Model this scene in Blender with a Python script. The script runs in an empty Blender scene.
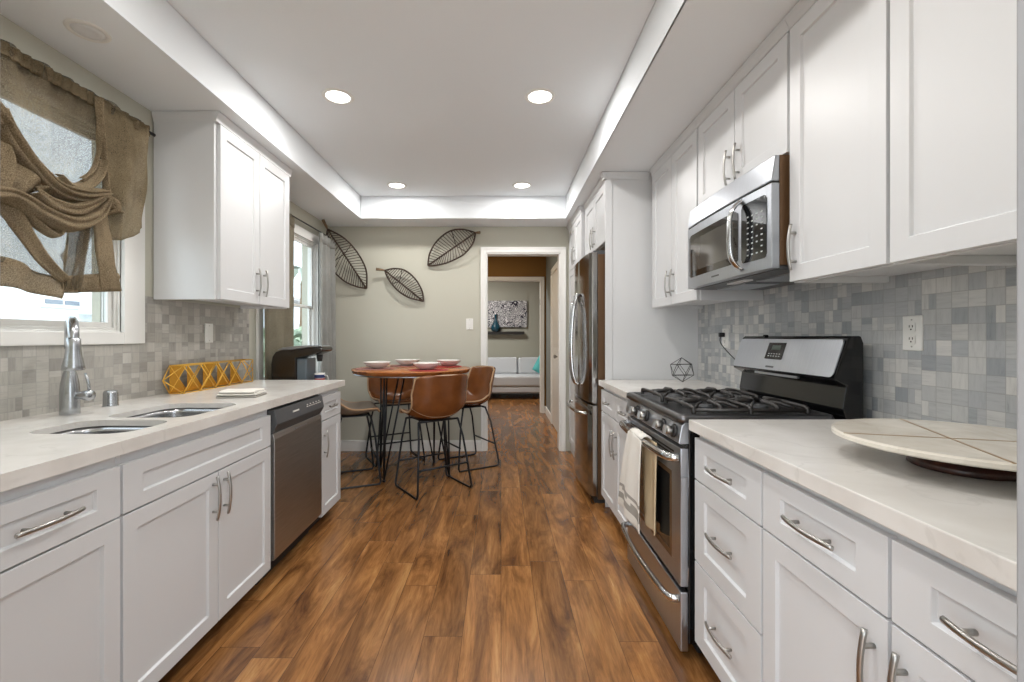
import bpy, bmesh, math, random
from mathutils import Vector, Matrix, noise
random.seed(7)
PI = math.pi
scn = bpy.context.scene
COL = scn.collection

# ------------------------------------------------------------------ camera, world, light, exposure
F = 450.0                      # focal length in pixels of the 1024 px wide frame
CZ = 1.222                     # eye height
cam_d = bpy.data.cameras.new('camera'); cam = bpy.data.objects.new('camera', cam_d); COL.objects.link(cam)
cam_d.sensor_width = 36.0; cam_d.lens = 36.0 * F / 1024.0
cam_d.shift_x = 11.0 / 1024.0; cam_d.shift_y = -4.0 / 1024.0
cam_d.clip_start = 0.03; cam_d.clip_end = 200
cam.location = (0, 0, CZ); cam.rotation_euler = (PI / 2, 0, 0)
scn.camera = cam

scn.view_settings.view_transform = 'Standard'
scn.view_settings.look = 'None'
scn.view_settings.gamma = 1.0
scn.view_settings.use_curve_mapping = False
scn.view_settings.exposure = -0.10

wd = bpy.data.worlds.new('overcast_sky'); scn.world = wd; wd.use_nodes = True
_bg = wd.node_tree.nodes['Background']
_bg.inputs[0].default_value = (0.88, 0.94, 1.0, 1); _bg.inputs[1].default_value = 3.6

def lamp(name, kind, loc, energy, color=(1, 1, 1), size=0.2, rot=(0, 0, 0), size_y=None, spread=None):
    d = bpy.data.lights.new(name, kind); o = bpy.data.objects.new(name, d); COL.objects.link(o)
    d.energy = energy; d.color = color
    if kind == 'AREA':
        d.shape = 'RECTANGLE' if size_y else 'DISK'
        d.size = size
        if size_y: d.size_y = size_y
        if spread: d.spread = spread
    o.location = loc; o.rotation_euler = rot
    return o

sun = lamp('sun', 'SUN', (0, 0, 10), 3.5, (1, 0.97, 0.92), rot=(math.radians(42), 0, math.radians(75)))
sun.data.angle = 0.02
CAN_POWER = 11.5
# added unseen fill panel behind the camera, brightens the kitchen through the opening
lamp('behind_camera_fill', 'AREA', (0.0, -2.2, 1.15), 50, (0.95, 0.98, 1.0), size=3.2, size_y=1.9, rot=(math.radians(94), 0, 0))

# ------------------------------------------------------------------ helpers
def lin(c):
    c = c / 255.0
    return c / 12.92 if c <= 0.04045 else ((c + 0.055) / 1.055) ** 2.4
def rgb(r, g, b): return (lin(r), lin(g), lin(b), 1.0)

class NT:
    def __init__(self, name):
        self.m = bpy.data.materials.new(name); self.m.use_nodes = True
        self.t = self.m.node_tree; self.b = self.t.nodes['Principled BSDF']; self.out = self.t.nodes['Material Output']
    def n(self, kind, **kw):
        nd = self.t.nodes.new(kind)
        for k, v in kw.items():
            if k.startswith('i_'): nd.inputs[int(k[2:])].default_value = v
            else: setattr(nd, k, v)
        return nd
    def l(self, a, b): self.t.links.new(a, b)
    def math(self, op, a, b=None, clamp=False):
        nd = self.t.nodes.new('ShaderNodeMath'); nd.operation = op; nd.use_clamp = clamp
        for i, v in enumerate((a, b)):
            if v is None: continue
            if isinstance(v, (int, float)): nd.inputs[i].default_value = v
            else: self.l(v, nd.inputs[i])
        return nd.outputs[0]
    def mix(self, fac, a, b, mode='MIX'):
        nd = self.t.nodes.new('ShaderNodeMix'); nd.data_type = 'RGBA'; nd.blend_type = mode
        for i, v in ((0, fac), (6, a), (7, b)):
            if isinstance(v, (int, float, tuple)): nd.inputs[i].default_value = v
            else: self.l(v, nd.inputs[i])
        return nd.outputs[2]
    def ramp(self, fac, stops):
        nd = self.t.nodes.new('ShaderNodeValToRGB')
        e = nd.color_ramp.elements
        while len(e) < len(stops): e.new(0.5)
        for i, (p, c) in enumerate(stops): e[i].position = p; e[i].color = c
        self.l(fac, nd.inputs[0]); return nd.outputs[0]
    def bump(self, h, strength=0.2, dist=0.01):
        nd = self.t.nodes.new('ShaderNodeBump'); nd.inputs['Strength'].default_value = strength; nd.inputs['Distance'].default_value = dist
        self.l(h, nd.inputs['Height']); self.l(nd.outputs[0], self.b.inputs['Normal'])
    def coords(self, scale=(1, 1, 1), kind='Object'):
        tc = self.t.nodes.new('ShaderNodeTexCoord'); mp = self.t.nodes.new('ShaderNodeMapping')
        mp.inputs['Scale'].default_value = scale; self.l(tc.outputs[kind], mp.inputs[0]); return mp.outputs[0]

def mat(name, col, rough=0.5, metal=0.0, spec=0.5, noise_amt=0.0, noise_scale=20, bump=0.0, bscale=60, coat=0.0, stretch=(1, 1, 1), emit=None, estr=0, trans=0.0):
    N = NT(name); b = N.b
    b.inputs['Base Color'].default_value = col; b.inputs['Roughness'].default_value = rough
    b.inputs['Metallic'].default_value = metal; b.inputs['Specular IOR Level'].default_value = spec
    b.inputs['Coat Weight'].default_value = coat; b.inputs['Transmission Weight'].default_value = trans
    if emit: b.inputs['Emission Color'].default_value = emit; b.inputs['Emission Strength'].default_value = estr
    if noise_amt:
        tx = N.n('ShaderNodeTexNoise'); tx.inputs['Scale'].default_value = noise_scale; tx.inputs['Detail'].default_value = 5
        N.l(N.coords(stretch), tx.inputs['Vector'])
        dark = tuple(c * (1 - noise_amt) for c in col[:3]) + (1,); lite = tuple(min(1, c * (1 + noise_amt)) for c in col[:3]) + (1,)
        N.l(N.ramp(tx.outputs[0], [(0.3, dark), (0.7, lite)]), b.inputs['Base Color'])
    if bump:
        t2 = N.n('ShaderNodeTexNoise'); t2.inputs['Scale'].default_value = bscale; t2.inputs['Detail'].default_value = 3
        N.l(N.coords(stretch), t2.inputs['Vector']); N.bump(t2.outputs[0], bump, 0.005)
    return N.m

class MB:
    """collects shapes into one mesh"""
    def __init__(self, T=None): self.bm = bmesh.new(); self.T = T or Matrix(); self.mi = 0
    def v(self, p): return self.bm.verts.new(self.T @ Vector(p))
    def f(self, vs, smooth=False):
        try:
            fc = self.bm.faces.new(vs); fc.material_index = self.mi; fc.smooth = smooth; return fc
        except ValueError: return None
    def box(self, x0, x1, y0, y1, z0, z1):
        x0, x1 = sorted((x0, x1)); y0, y1 = sorted((y0, y1)); z0, z1 = sorted((z0, z1))
        a = [self.v((x, y, z)) for z in (z0, z1) for y in (y0, y1) for x in (x0, x1)]
        for q in ((0, 2, 3, 1), (4, 5, 7, 6), (0, 1, 5, 4), (2, 6, 7, 3), (0, 4, 6, 2), (1, 3, 7, 5)): self.f([a[i] for i in q])
        return self
    def prism(self, poly, axis, a, b, smooth=False):
        """poly: list of 2d points; axis x: (y,z) y: (x,z) z: (x,y)"""
        def P(p, t): return {'x': (t, p[0], p[1]), 'y': (p[0], t, p[1]), 'z': (p[0], p[1], t)}[axis]
        A = [self.v(P(p, a)) for p in poly]; B = [self.v(P(p, b)) for p in poly]
        self.f(A[::-1]); self.f(B); n = len(poly)
        for i in range(n): self.f([A[i], A[(i + 1) % n], B[(i + 1) % n], B[i]], smooth)
        return self
    def loft(self, loops, cap0=True, cap1=True, closed=True, smooth=True):
        L = [[self.v(p) for p in lp] for lp in loops]
        n = len(L[0])
        for a, b in zip(L[:-1], L[1:]):
            for i in range(n if closed else n - 1): self.f([a[i], a[(i + 1) % n], b[(i + 1) % n], b[i]], smooth)
        if cap0: self.f(L[0][::-1])
        if cap1: self.f(L[-1])
        return self
    def lathe(self, prof, c=(0, 0, 0), seg=32, axis='z', cap0=True, cap1=True):
        loops = []
        for r, h in prof:
            lp = []
            for i in range(seg):
                a = 2 * PI * i / seg
                q = (r * math.cos(a), r * math.sin(a))
                p = {'z': (q[0], q[1], h), 'x': (h, q[0], q[1]), 'y': (q[0], h, q[1])}[axis]
                lp.append((p[0] + c[0], p[1] + c[1], p[2] + c[2]))
            loops.append(lp)
        return self.loft(loops, cap0, cap1)
    def tube(self, pts, r, seg=8, closed=False, flat=1.0, up=None, cap=True):
        pts = [Vector(p) for p in pts]; n = len(pts)
        rs = r if isinstance(r, (list, tuple)) else [r] * n
        loops = []; prev = None
        for i, p in enumerate(pts):
            if closed: t = pts[(i + 1) % n] - pts[i - 1]
            else: t = pts[min(i + 1, n - 1)] - pts[max(i - 1, 0)]
            if t.length < 1e-9: t = Vector((0, 0, 1))
            t.normalize()
            if prev is None:
                u = Vector(up) if up else (Vector((0, 0, 1)) if abs(t.z) < 0.9 else Vector((1, 0, 0)))
            else: u = prev
            u = u - t * u.dot(t)
            if u.length < 1e-6: u = t.orthogonal()
            u.normalize(); prev = u; w = t.cross(u)
            loops.append([p + (u * math.cos(a) * flat + w * math.sin(a)) * rs[i] for a in (2 * PI * k / seg for k in range(seg))])
        if closed: loops.append(loops[0])
        return self.loft(loops, cap and not closed, cap and not closed)
    def grid(self, rows, smooth=True):
        R = [[self.v(p) for p in row] for row in rows]
        for a, b in zip(R[:-1], R[1:]):
            for i in range(len(a) - 1): self.f([a[i], a[i + 1], b[i + 1], b[i]], smooth)
        return self
    def build(self, name, m, parent=None, loc=(0, 0, 0), rz=0.0, bevel=0.0, solid=0.0, sub=0, weld=True, seg=2, offset=0.0):
        bm = self.bm
        if weld: bmesh.ops.remove_doubles(bm, verts=bm.verts, dist=1e-5)
        bmesh.ops.recalc_face_normals(bm, faces=bm.faces)
        me = bpy.data.meshes.new(name); bm.to_mesh(me); bm.free()
        o = bpy.data.objects.new(name, me); COL.objects.link(o)
        for x in (m if isinstance(m, (list, tuple)) else [m]): me.materials.append(x)
        o.location = loc; o.rotation_euler.z = rz
        if parent: o.parent = parent
        if solid: md = o.modifiers.new('solid', 'SOLIDIFY'); md.thickness = solid; md.offset = offset
        if sub: md = o.modifiers.new('sub', 'SUBSURF'); md.levels = sub; md.render_levels = sub
        if bevel:
            md = o.modifiers.new('bevel', 'BEVEL'); md.width = bevel; md.segments = seg; md.limit_method = 'ANGLE'; md.angle_limit = math.radians(40)
        return o

def tag(o, label=None, cat=None, group=None, kind=None):
    if label: o['label'] = label
    if cat: o['category'] = cat
    if group: o['group'] = group
    if kind: o['kind'] = kind
    return o
def thing(name, label, cat, loc=(0, 0, 0), rz=0.0, group=None):
    o = bpy.data.objects.new(name, None); COL.objects.link(o); o.empty_display_size = 0.1
    o.location = loc; o.rotation_euler = (0, 0, rz)
    return tag(o, label, cat, group)
def struct(o, label=None): return tag(o, label, None, None, 'structure')
def copy_tree(o, parent=None):
    c = o.copy(); COL.objects.link(c)
    if parent: c.parent = parent
    for ch in list(o.children): copy_tree(ch, c)
    return c
def rrect(x0, x1, y0, y1, r, n=5):
    out = []
    for cx, cy, a0 in ((x1 - r, y1 - r, 0), (x0 + r, y1 - r, 90), (x0 + r, y0 + r, 180), (x1 - r, y0 + r, 270)):
        for k in range(n + 1):
            a = math.radians(a0 + 90 * k / n); out.append((cx + r * math.cos(a), cy + r * math.sin(a)))
    return out
def lerp(a, b, t): return a + (b - a) * t
def interp(tab, x):
    if x <= tab[0][0]: return tab[0][1]
    for (x0, y0), (x1, y1) in zip(tab[:-1], tab[1:]):
        if x <= x1: return lerp(y0, y1, (x - x0) / (x1 - x0))
    return tab[-1][1]
def smooth_path(pts, k=6, closed=False):
    P = [Vector(p) for p in pts]; n = len(P); out = []
    rng = range(n if closed else n - 1)
    for i in rng:
        p0 = P[i - 1] if (closed or i > 0) else P[i]
        p1 = P[i]; p2 = P[(i + 1) % n]
        p3 = P[(i + 2) % n] if (closed or i + 2 < n) else p2
        for j in range(k):
            t = j / k
            out.append(0.5 * ((2 * p1) + (p2 - p0) * t + (2 * p0 - 5 * p1 + 4 * p2 - p3) * t * t + (3 * p1 - p0 - 3 * p2 + p3) * t ** 3))
    if not closed: out.append(P[-1])
    return out

# ------------------------------------------------------------------ materials
WHITE = mat('white_cabinet_paint', rgb(211, 212, 213), 0.38, bump=0.01)
TRIMW = mat('white_trim_paint', rgb(233, 232, 228), 0.4)
CEIL = mat('ceiling_paint', rgb(236, 240, 243), 0.85, bump=0.04, bscale=220)
JAMB = mat('darkened_jamb_grey', rgb(148, 148, 148), 0.6)  # base colour darkened to hold down the fill light grazing the jamb
WALL = mat('greige_wall_paint', rgb(194, 192, 178), 0.8, bump=0.05, bscale=160)
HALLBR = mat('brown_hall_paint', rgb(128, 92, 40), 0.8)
HALLGR = mat('blue_grey_hall_paint', rgb(128, 134, 132), 0.8)
LIVW = mat('living_room_paint', rgb(168, 168, 155), 0.8)
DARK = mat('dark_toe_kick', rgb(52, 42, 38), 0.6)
STEEL = mat('brushed_steel', rgb(184, 187, 190), 0.27, 1.0, noise_amt=0.06, noise_scale=8, stretch=(1, 1, 60))
STEELH = mat('brushed_steel_horizontal', rgb(186, 190, 196), 0.33, 1.0, noise_amt=0.06, noise_scale=8, stretch=(60, 1, 1))
NICKEL = mat('satin_nickel', rgb(176, 174, 170), 0.32, 1.0)
CHROME = mat('polished_steel', rgb(205, 205, 205), 0.14, 1.0)
DWSTEEL = mat('dark_brushed_steel', rgb(170, 168, 166), 0.36, 1.0, noise_amt=0.12, noise_scale=6, stretch=(1, 1, 40))
ROSE = mat('dusty_rose_placemat', rgb(150, 104, 96), 0.8, noise_amt=0.15, noise_scale=90, bump=0.4, bscale=300)
BLACK = mat('black_enamel', rgb(14, 14, 15), 0.12)
BLACKM = mat('matte_black_iron', rgb(32, 31, 31), 0.5)
GRATE = mat('cast_iron_grate', rgb(38, 35, 33), 0.42, spec=0.6, bump=0.1, bscale=200)
GLASSB = mat('dark_oven_glass', rgb(22, 24, 26), 0.04, spec=0.9)
GREYP = mat('grey_plastic', rgb(78, 80, 82), 0.4)
BRONZ = mat('brown_painted_steel', rgb(104, 78, 54), 0.35, 0.4)
PLATE = mat('white_glazed_ceramic', rgb(228, 226, 220), 0.2)
PLASTW = mat('white_plastic', rgb(232, 231, 226), 0.35)
SLOT = mat('slot_black', rgb(25, 25, 25), 0.6)
GOLD = mat('gold_wire', rgb(236, 188, 84), 0.35, 0.6)
GOLDP = mat('gold_panel', rgb(206, 150, 46), 0.42, 0.4)
RED = mat('red_woven_placemat', rgb(158, 46, 44), 0.8, noise_amt=0.15, noise_scale=90, bump=0.4, bscale=300)
LEATH = mat('brown_leather', rgb(116, 68, 33), 0.25, spec=0.5, noise_amt=0.2, noise_scale=9, bump=0.12, bscale=120)
LEATHE = mat('leather_piping', rgb(176, 142, 108), 0.5)
LEATHG = mat('taupe_leather', rgb(140, 126, 112), 0.45, noise_amt=0.1, noise_scale=9, bump=0.1)
ROD = mat('black_steel_rod', rgb(44, 46, 50), 0.38, 0.6)
RATTAN = mat('dark_rattan', rgb(62, 46, 34), 0.7, noise_amt=0.25, noise_scale=40)
RATT2 = mat('pale_twig', rgb(120, 98, 74), 0.75, noise_amt=0.2, noise_scale=40)
SOFA = mat('pale_grey_upholstery', rgb(196, 200, 204), 0.9, bump=0.2, bscale=200)
TEAL = mat('teal_glaze', rgb(24, 66, 82), 0.2)
TEALC = mat('aqua_cushion_cloth', rgb(96, 190, 190), 0.9)
TOWELW = mat('white_towel_cloth', rgb(226, 222, 214), 0.95, bump=0.3, bscale=250)
TOWELB = mat('beige_towel_cloth', rgb(205, 184, 150), 0.95, bump=0.3, bscale=250)
STRIPE = mat('grey_stripe_cloth', rgb(158, 154, 146), 0.95)
LENS = mat('lit_lens', rgb(255, 252, 244), 0.5, emit=(1, 0.97, 0.9, 1), estr=9.0)
LENSOFF = mat('unlit_lens', rgb(224, 225, 226), 0.5)

def glass_mat():
    N = NT('window_glass'); g = N.n('ShaderNodeBsdfGlossy'); g.inputs['Roughness'].default_value = 0.02
    tr = N.n('ShaderNodeBsdfTransparent'); tr.inputs[0].default_value = (0.93, 0.97, 0.98, 1)
    mx = N.n('ShaderNodeMixShader'); mx.inputs[0].default_value = 0.06
    N.l(tr.outputs[0], mx.inputs[1]); N.l(g.outputs[0], mx.inputs[2]); N.l(mx.outputs[0], N.out.inputs[0]); return N.m
GLASS = glass_mat()

def floor_mat():
    N = NT('hickory_laminate')
    tc = N.n('ShaderNodeTexCoord'); sep = N.n('ShaderNodeSeparateXYZ'); N.l(tc.outputs['Object'], sep.inputs[0])
    PW, PL = 0.158, 1.25
    px = N.math('DIVIDE', sep.outputs[0], PW); ix = N.math('FLOOR', px); fx = N.math('FRACT', px)
    wn0 = N.n('ShaderNodeTexWhiteNoise', noise_dimensions='1D'); N.l(ix, wn0.inputs['W'])
    py = N.math('ADD', N.math('DIVIDE', sep.outputs[1], PL), N.math('MULTIPLY', wn0.outputs[0], 7.0))
    iy = N.math('FLOOR', py); fy = N.math('FRACT', py)
    cv = N.n('ShaderNodeCombineXYZ'); N.l(ix, cv.inputs[0]); N.l(iy, cv.inputs[1])
    wn = N.n('ShaderNodeTexWhiteNoise', noise_dimensions='3D'); N.l(cv.outputs[0], wn.inputs['Vector'])
    # grain: stretched noise shifted per plank
    off = N.n('ShaderNodeVectorMath', operation='SCALE'); N.l(wn.outputs['Color'], off.inputs[0]); off.inputs['Scale'].default_value = 30
    add = N.n('ShaderNodeVectorMath', operation='ADD'); N.l(tc.outputs['Object'], add.inputs[0]); N.l(off.outputs[0], add.inputs[1])
    mp = N.n('ShaderNodeMapping'); mp.inputs['Scale'].default_value = (11, 2.0, 1); N.l(add.outputs[0], mp.inputs[0])
    n1 = N.n('ShaderNodeTexNoise'); n1.inputs['Scale'].default_value = 0.85; n1.inputs['Detail'].default_value = 8; n1.inputs['Roughness'].default_value = 0.66; n1.inputs['Distortion'].default_value = 0.9
    N.l(mp.outputs[0], n1.inputs['Vector'])
    mp2 = N.n('ShaderNodeMapping'); mp2.inputs['Scale'].default_value = (55, 3.5, 1); N.l(add.outputs[0], mp2.inputs[0])
    n2 = N.n('ShaderNodeTexNoise'); n2.inputs['Scale'].default_value = 1.6; n2.inputs['Detail'].default_value = 6; n2.inputs['Distortion'].default_value = 1.2
    N.l(mp2.outputs[0], n2.inputs['Vector'])
    base = N.ramp(n1.outputs[0], [(0.30, rgb(78, 48, 28)), (0.43, rgb(122, 82, 46)), (0.56, rgb(156, 108, 62)), (0.74, rgb(190, 142, 88))])
    g2 = N.ramp(n2.outputs[0], [(0.34, (0.62, 0.58, 0.55, 1)), (0.56, (1, 1, 1, 1))])
    c = N.mix(0.62, base, g2, 'MULTIPLY')
    tone = N.ramp(wn.outputs[0], [(0.0, (0.82, 0.81, 0.80, 1)), (0.5, (0.98, 0.97, 0.95, 1)), (1.0, (1.12, 1.09, 1.05, 1))])
    c = N.mix(1.0, c, tone, 'MULTIPLY')
    ex = N.math('MINIMUM', fx, N.math('SUBTRACT', 1.0, fx)); ey = N.math('MINIMUM', fy, N.math('SUBTRACT', 1.0, fy))
    gx = N.math('LESS_THAN', ex, 0.009); gy = N.math('LESS_THAN', ey, 0.0012); gap = N.math('MAXIMUM', gx, gy)
    c = N.mix(N.math('MULTIPLY', gap, 0.6), c, rgb(48, 28, 16))
    N.l(c, N.b.inputs['Base Color'])
    r = N.math('ADD', N.math('MULTIPLY', n1.outputs[0], 0.20), 0.13); N.l(r, N.b.inputs['Roughness'])
    h = N.math('SUBTRACT', N.math('MULTIPLY', n1.outputs[0], 0.5), gap); N.bump(h, 0.28, 0.003)
    N.b.inputs['Specular IOR Level'].default_value = 0.55
    return N.m
FLOOR = floor_mat()

def tile_mat(name, warm):
    """marble mosaic: random rectangular cells in the Y-Z plane of a side wall"""
    N = NT(name); tc = N.n('ShaderNodeTexCoord'); sep = N.n('ShaderNodeSeparateXYZ'); N.l(tc.outputs['Object'], sep.inputs[0])
    S = 0.0505
    gy = N.math('DIVIDE', sep.outputs[1], S); gz = N.math('DIVIDE', sep.outputs[2], S)
    col_i = N.math('FLOOR', gy)
    # pairs of columns shift by a random fraction so the courses break
    blk = N.math('FLOOR', N.math('DIVIDE', gy, 6.0))
    w0 = N.n('ShaderNodeTexWhiteNoise', noise_dimensions='1D'); N.l(blk, w0.inputs['W'])
    gz = N.math('ADD', gz, N.math('MULTIPLY', w0.outputs[0], 0.6))
    row_i = N.math('FLOOR', gz)
    cv = N.n('ShaderNodeCombineXYZ'); N.l(col_i, cv.inputs[0]); N.l(row_i, cv.inputs[1]); cv.inputs[2].default_value = 3.7
    w1 = N.n('ShaderNodeTexWhiteNoise', noise_dimensions='3D'); N.l(cv.outputs[0], w1.inputs['Vector'])
    s1 = N.n('ShaderNodeSeparateColor'); N.l(w1.outputs['Color'], s1.inputs[0])
    fy = N.math('FRACT', gy); fz = N.math('FRACT', gz)
    # a share of the cells is split in two halves, upright or lying
    splitv = N.math('LESS_THAN', s1.outputs[0], 0.16); splith = N.math('GREATER_THAN', s1.outputs[0], 0.86)
    fy2 = N.math('FRACT', N.math('MULTIPLY', fy, 2.0)); fz2 = N.math('FRACT', N.math('MULTIPLY', fz, 2.0))
    def sel(c, a, b): return N.math('ADD', N.math('MULTIPLY', c, a), N.math('MULTIPLY', N.math('SUBTRACT', 1.0, c), b))
    halfy = N.math('MULTIPLY', splitv, N.math('FLOOR', N.math('MULTIPLY', fy, 2.0)))
    halfz = N.math('MULTIPLY', splith, N.math('FLOOR', N.math('MULTIPLY', fz, 2.0)))
    cy = sel(splitv, fy2, fy); cz = sel(splith, fz2, fz)
    cv2 = N.n('ShaderNodeCombineXYZ'); N.l(N.math('ADD', col_i, N.math('MULTIPLY', halfy, 0.37)), cv2.inputs[0]); N.l(N.math('ADD', row_i, N.math('MULTIPLY', halfz, 0.41)), cv2.inputs[1])
    w2 = N.n('ShaderNodeTexWhiteNoise', noise_dimensions='3D'); N.l(cv2.outputs[0], w2.inputs['Vector'])
    s2 = N.n('ShaderNodeSeparateColor'); N.l(w2.outputs['Color'], s2.inputs[0])
    # veins running along or across each tile
    pick = N.math('GREATER_THAN', s2.outputs[1], 0.55)
    va = N.n('ShaderNodeCombineXYZ'); N.l(N.math('MULTIPLY', gy, 5.0), va.inputs[0]); N.l(N.math('MULTIPLY', gz, 0.6), va.inputs[1]); N.l(N.math('MULTIPLY', s2.outputs[2], 50.0), va.inputs[2])
    vb = N.n('ShaderNodeCombineXYZ'); N.l(N.math('MULTIPLY', gy, 0.6), vb.inputs[0]); N.l(N.math('MULTIPLY', gz, 5.0), vb.inputs[1]); N.l(N.math('MULTIPLY', s2.outputs[2], 50.0), vb.inputs[2])
    mv = N.n('ShaderNodeMix', data_type='VECTOR'); N.l(pick, mv.inputs[0]); N.l(va.outputs[0], mv.inputs[4]); N.l(vb.outputs[0], mv.inputs[5])
    nz = N.n('ShaderNodeTexNoise'); nz.inputs['Scale'].default_value = 1.0; nz.inputs['Detail'].default_value = 4; nz.inputs['Roughness'].default_value = 0.7; N.l(mv.outputs[1], nz.inputs['Vector'])
    if warm: st = [(0.0, rgb(152, 149, 143)), (0.25, rgb(168, 165, 158)), (0.75, rgb(180, 177, 169)), (1.0, rgb(192, 189, 182))]
    else: st = [(0.0, rgb(156, 160, 164)), (0.25, rgb(176, 179, 181)), (0.7, rgb(194, 195, 193)), (1.0, rgb(210, 209, 205))]
    c = N.ramp(s2.outputs[0], st)
    v = N.ramp(nz.outputs[0], [(0.22, (0.62, 0.62, 0.63, 1)), (0.36, (0.9, 0.9, 0.9, 1)), (0.5, (1, 1, 1, 1)), (0.75, (1.08, 1.07, 1.06, 1))])
    c = N.mix(1.0, c, v, 'MULTIPLY')
    ey = N.math('MINIMUM', cy, N.math('SUBTRACT', 1.0, cy)); ez = N.math('MINIMUM', cz, N.math('SUBTRACT', 1.0, cz))
    g = N.math('LESS_THAN', N.math('MINIMUM', ey, ez), 0.028)
    c = N.mix(N.math('MULTIPLY', g, 0.5), c, rgb(150, 149, 146))
    N.l(c, N.b.inputs['Base Color']); N.b.inputs['Roughness'].default_value = 0.42
    N.bump(N.math('SUBTRACT', 1.0, g), 0.35, 0.002)
    return N.m
TILEL = tile_mat('warm_marble_mosaic', True); TILER = tile_mat('grey_marble_mosaic', False)

def quartz_mat(name, c0, c1, vein):
    N = NT(name); v = N.coords((1, 1, 1))
    n1 = N.n('ShaderNodeTexNoise'); n1.inputs['Scale'].default_value = 2.2; n1.inputs['Detail'].default_value = 9; n1.inputs['Distortion'].default_value = 1.4; N.l(v, n1.inputs['Vector'])
    d = N.math('ABSOLUTE', N.math('SUBTRACT', n1.outputs[0], 0.5))
    ve = N.math('SUBTRACT', 1.0, N.math('MULTIPLY', d, 70.0), clamp=True)
    n2 = N.n('ShaderNodeTexNoise'); n2.inputs['Scale'].default_value = 7; n2.inputs['Detail'].default_value = 4; N.l(v, n2.inputs['Vector'])
    c = N.ramp(n2.outputs[0], [(0.35, c0), (0.65, c1)])
    c = N.mix(N.math('MULTIPLY', ve, N.math('MULTIPLY', n2.outputs[0], 0.28)), c, vein)
    N.l(c, N.b.inputs['Base Color']); N.b.inputs['Roughness'].default_value = 0.22; return N.m
QUARTZ = quartz_mat('white_quartz', rgb(214, 210, 204), rgb(224, 221, 216), rgb(150, 146, 140))
MARBLE = quartz_mat('cream_marble', rgb(206, 198, 184), rgb(226, 220, 208), rgb(170, 158, 140))
INLAY = mat('brass_inlay', rgb(150, 122, 84), 0.4, 0.3)

def wood_mat(name, a, b, c, rough=0.3, sc=(2, 14, 14)):
    N = NT(name); v = N.coords(sc)
    n = N.n('ShaderNodeTexNoise'); n.inputs['Scale'].default_value = 1.5; n.inputs['Detail'].default_value = 6; n.inputs['Distortion'].default_value = 1.2; N.l(v, n.inputs['Vector'])
    N.l(N.ramp(n.outputs[0], [(0.3, a), (0.5, b), (0.7, c)]), N.b.inputs['Base Color']); N.b.inputs['Roughness'].default_value = rough; return N.m
TWOOD = wood_mat('table_wood', rgb(128, 72, 34), rgb(168, 100, 50), rgb(196, 128, 72), 0.22)
DWOOD = wood_mat('dark_turned_wood', rgb(40, 22, 18), rgb(66, 36, 28), rgb(90, 54, 40), 0.3)

def cloth_mat(name, col, col2, transp, transl, sc=500, big=6):
    N = NT(name); v = N.coords((1, 1, 1))
    n = N.n('ShaderNodeTexNoise'); n.inputs['Scale'].default_value = sc; n.inputs['Detail'].default_value = 2; N.l(v, n.inputs['Vector'])
    n2 = N.n('ShaderNodeTexNoise'); n2.inputs['Scale'].default_value = big; n2.inputs['Detail'].default_value = 4; N.l(v, n2.inputs['Vector'])
    fac = N.math('ADD', N.math('MULTIPLY', n.outputs[0], 0.7), N.math('MULTIPLY', n2.outputs[0], 0.3))
    c = N.ramp(fac, [(0.35, col2), (0.62, col)])
    df = N.n('ShaderNodeBsdfDiffuse'); tl = N.n('ShaderNodeBsdfTranslucent'); tp = N.n('ShaderNodeBsdfTransparent')
    N.l(c, df.inputs[0]); N.l(c, tl.inputs[0])
    m1 = N.n('ShaderNodeMixShader'); m1.inputs[0].default_value = transl; N.l(df.outputs[0], m1.inputs[1]); N.l(tl.outputs[0], m1.inputs[2])
    m2 = N.n('ShaderNodeMixShader'); N.l(m1.outputs[0], m2.inputs[1]); N.l(tp.outputs[0], m2.inputs[2])
    hol = N.math('MULTIPLY', N.math('GREATER_THAN', n.outputs[0], 1.0 - 0.5 * 1.0 + 0.0), 1.0)
    tfac = N.math('MULTIPLY', N.math('ADD', N.math('MULTIPLY', hol, 0.35), 0.82), transp)
    N.l(tfac, m2.inputs[0]); N.l(m2.outputs[0], N.out.inputs[0])
    return N.m
BURLAP = cloth_mat('sheer_brown_burlap', rgb(164, 150, 126), rgb(92, 80, 62), 0.46, 0.36, 330)
BURLAPO = cloth_mat('gathered_brown_burlap', rgb(176, 158, 130), rgb(98, 84, 64), 0.10, 0.25, 330)
POUCH = cloth_mat('half_sheer_burlap', rgb(168, 152, 124), rgb(94, 82, 62), 0.28, 0.3, 330)
CURT = cloth_mat('grey_brown_drape', rgb(160, 152, 134), rgb(124, 116, 98), 0.03, 0.3, 300)
CURT2 = cloth_mat('silver_grey_drape', rgb(190, 190, 186), rgb(156, 156, 150), 0.03, 0.35, 300)

# ------------------------------------------------------------------ room shell
WL, WR, WB, HS, HT = -1.834, 1.424, 4.83, 2.405, 2.628
WF = 0.25
b = MB().box(-3.2, 3.2, -2.6, 9.9, -0.12, 0.0)
struct(b.build('floor', FLOOR), 'hickory laminate plank floor running through the rooms')

# ceiling with tray
c = MB()
TX0, TX1, TY0, TY1 = -1.40, 0.648, 0.55, 4.49
c.box(WL - .14, TX0, WF, WB, HS, HT + .1); c.box(TX1, WR + .14, WF, WB, HS, HT + .1)
c.box(TX0, TX1, TY1, WB, HS, HT + .1); c.box(TX0, TX1, WF, TY0, HS, HT + .1); c.box(TX0, TX1, TY0, TY1, HT, HT + .1)
struct(c.build('ceiling', CEIL, bevel=0.004), 'white tray ceiling over the kitchen')

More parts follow.
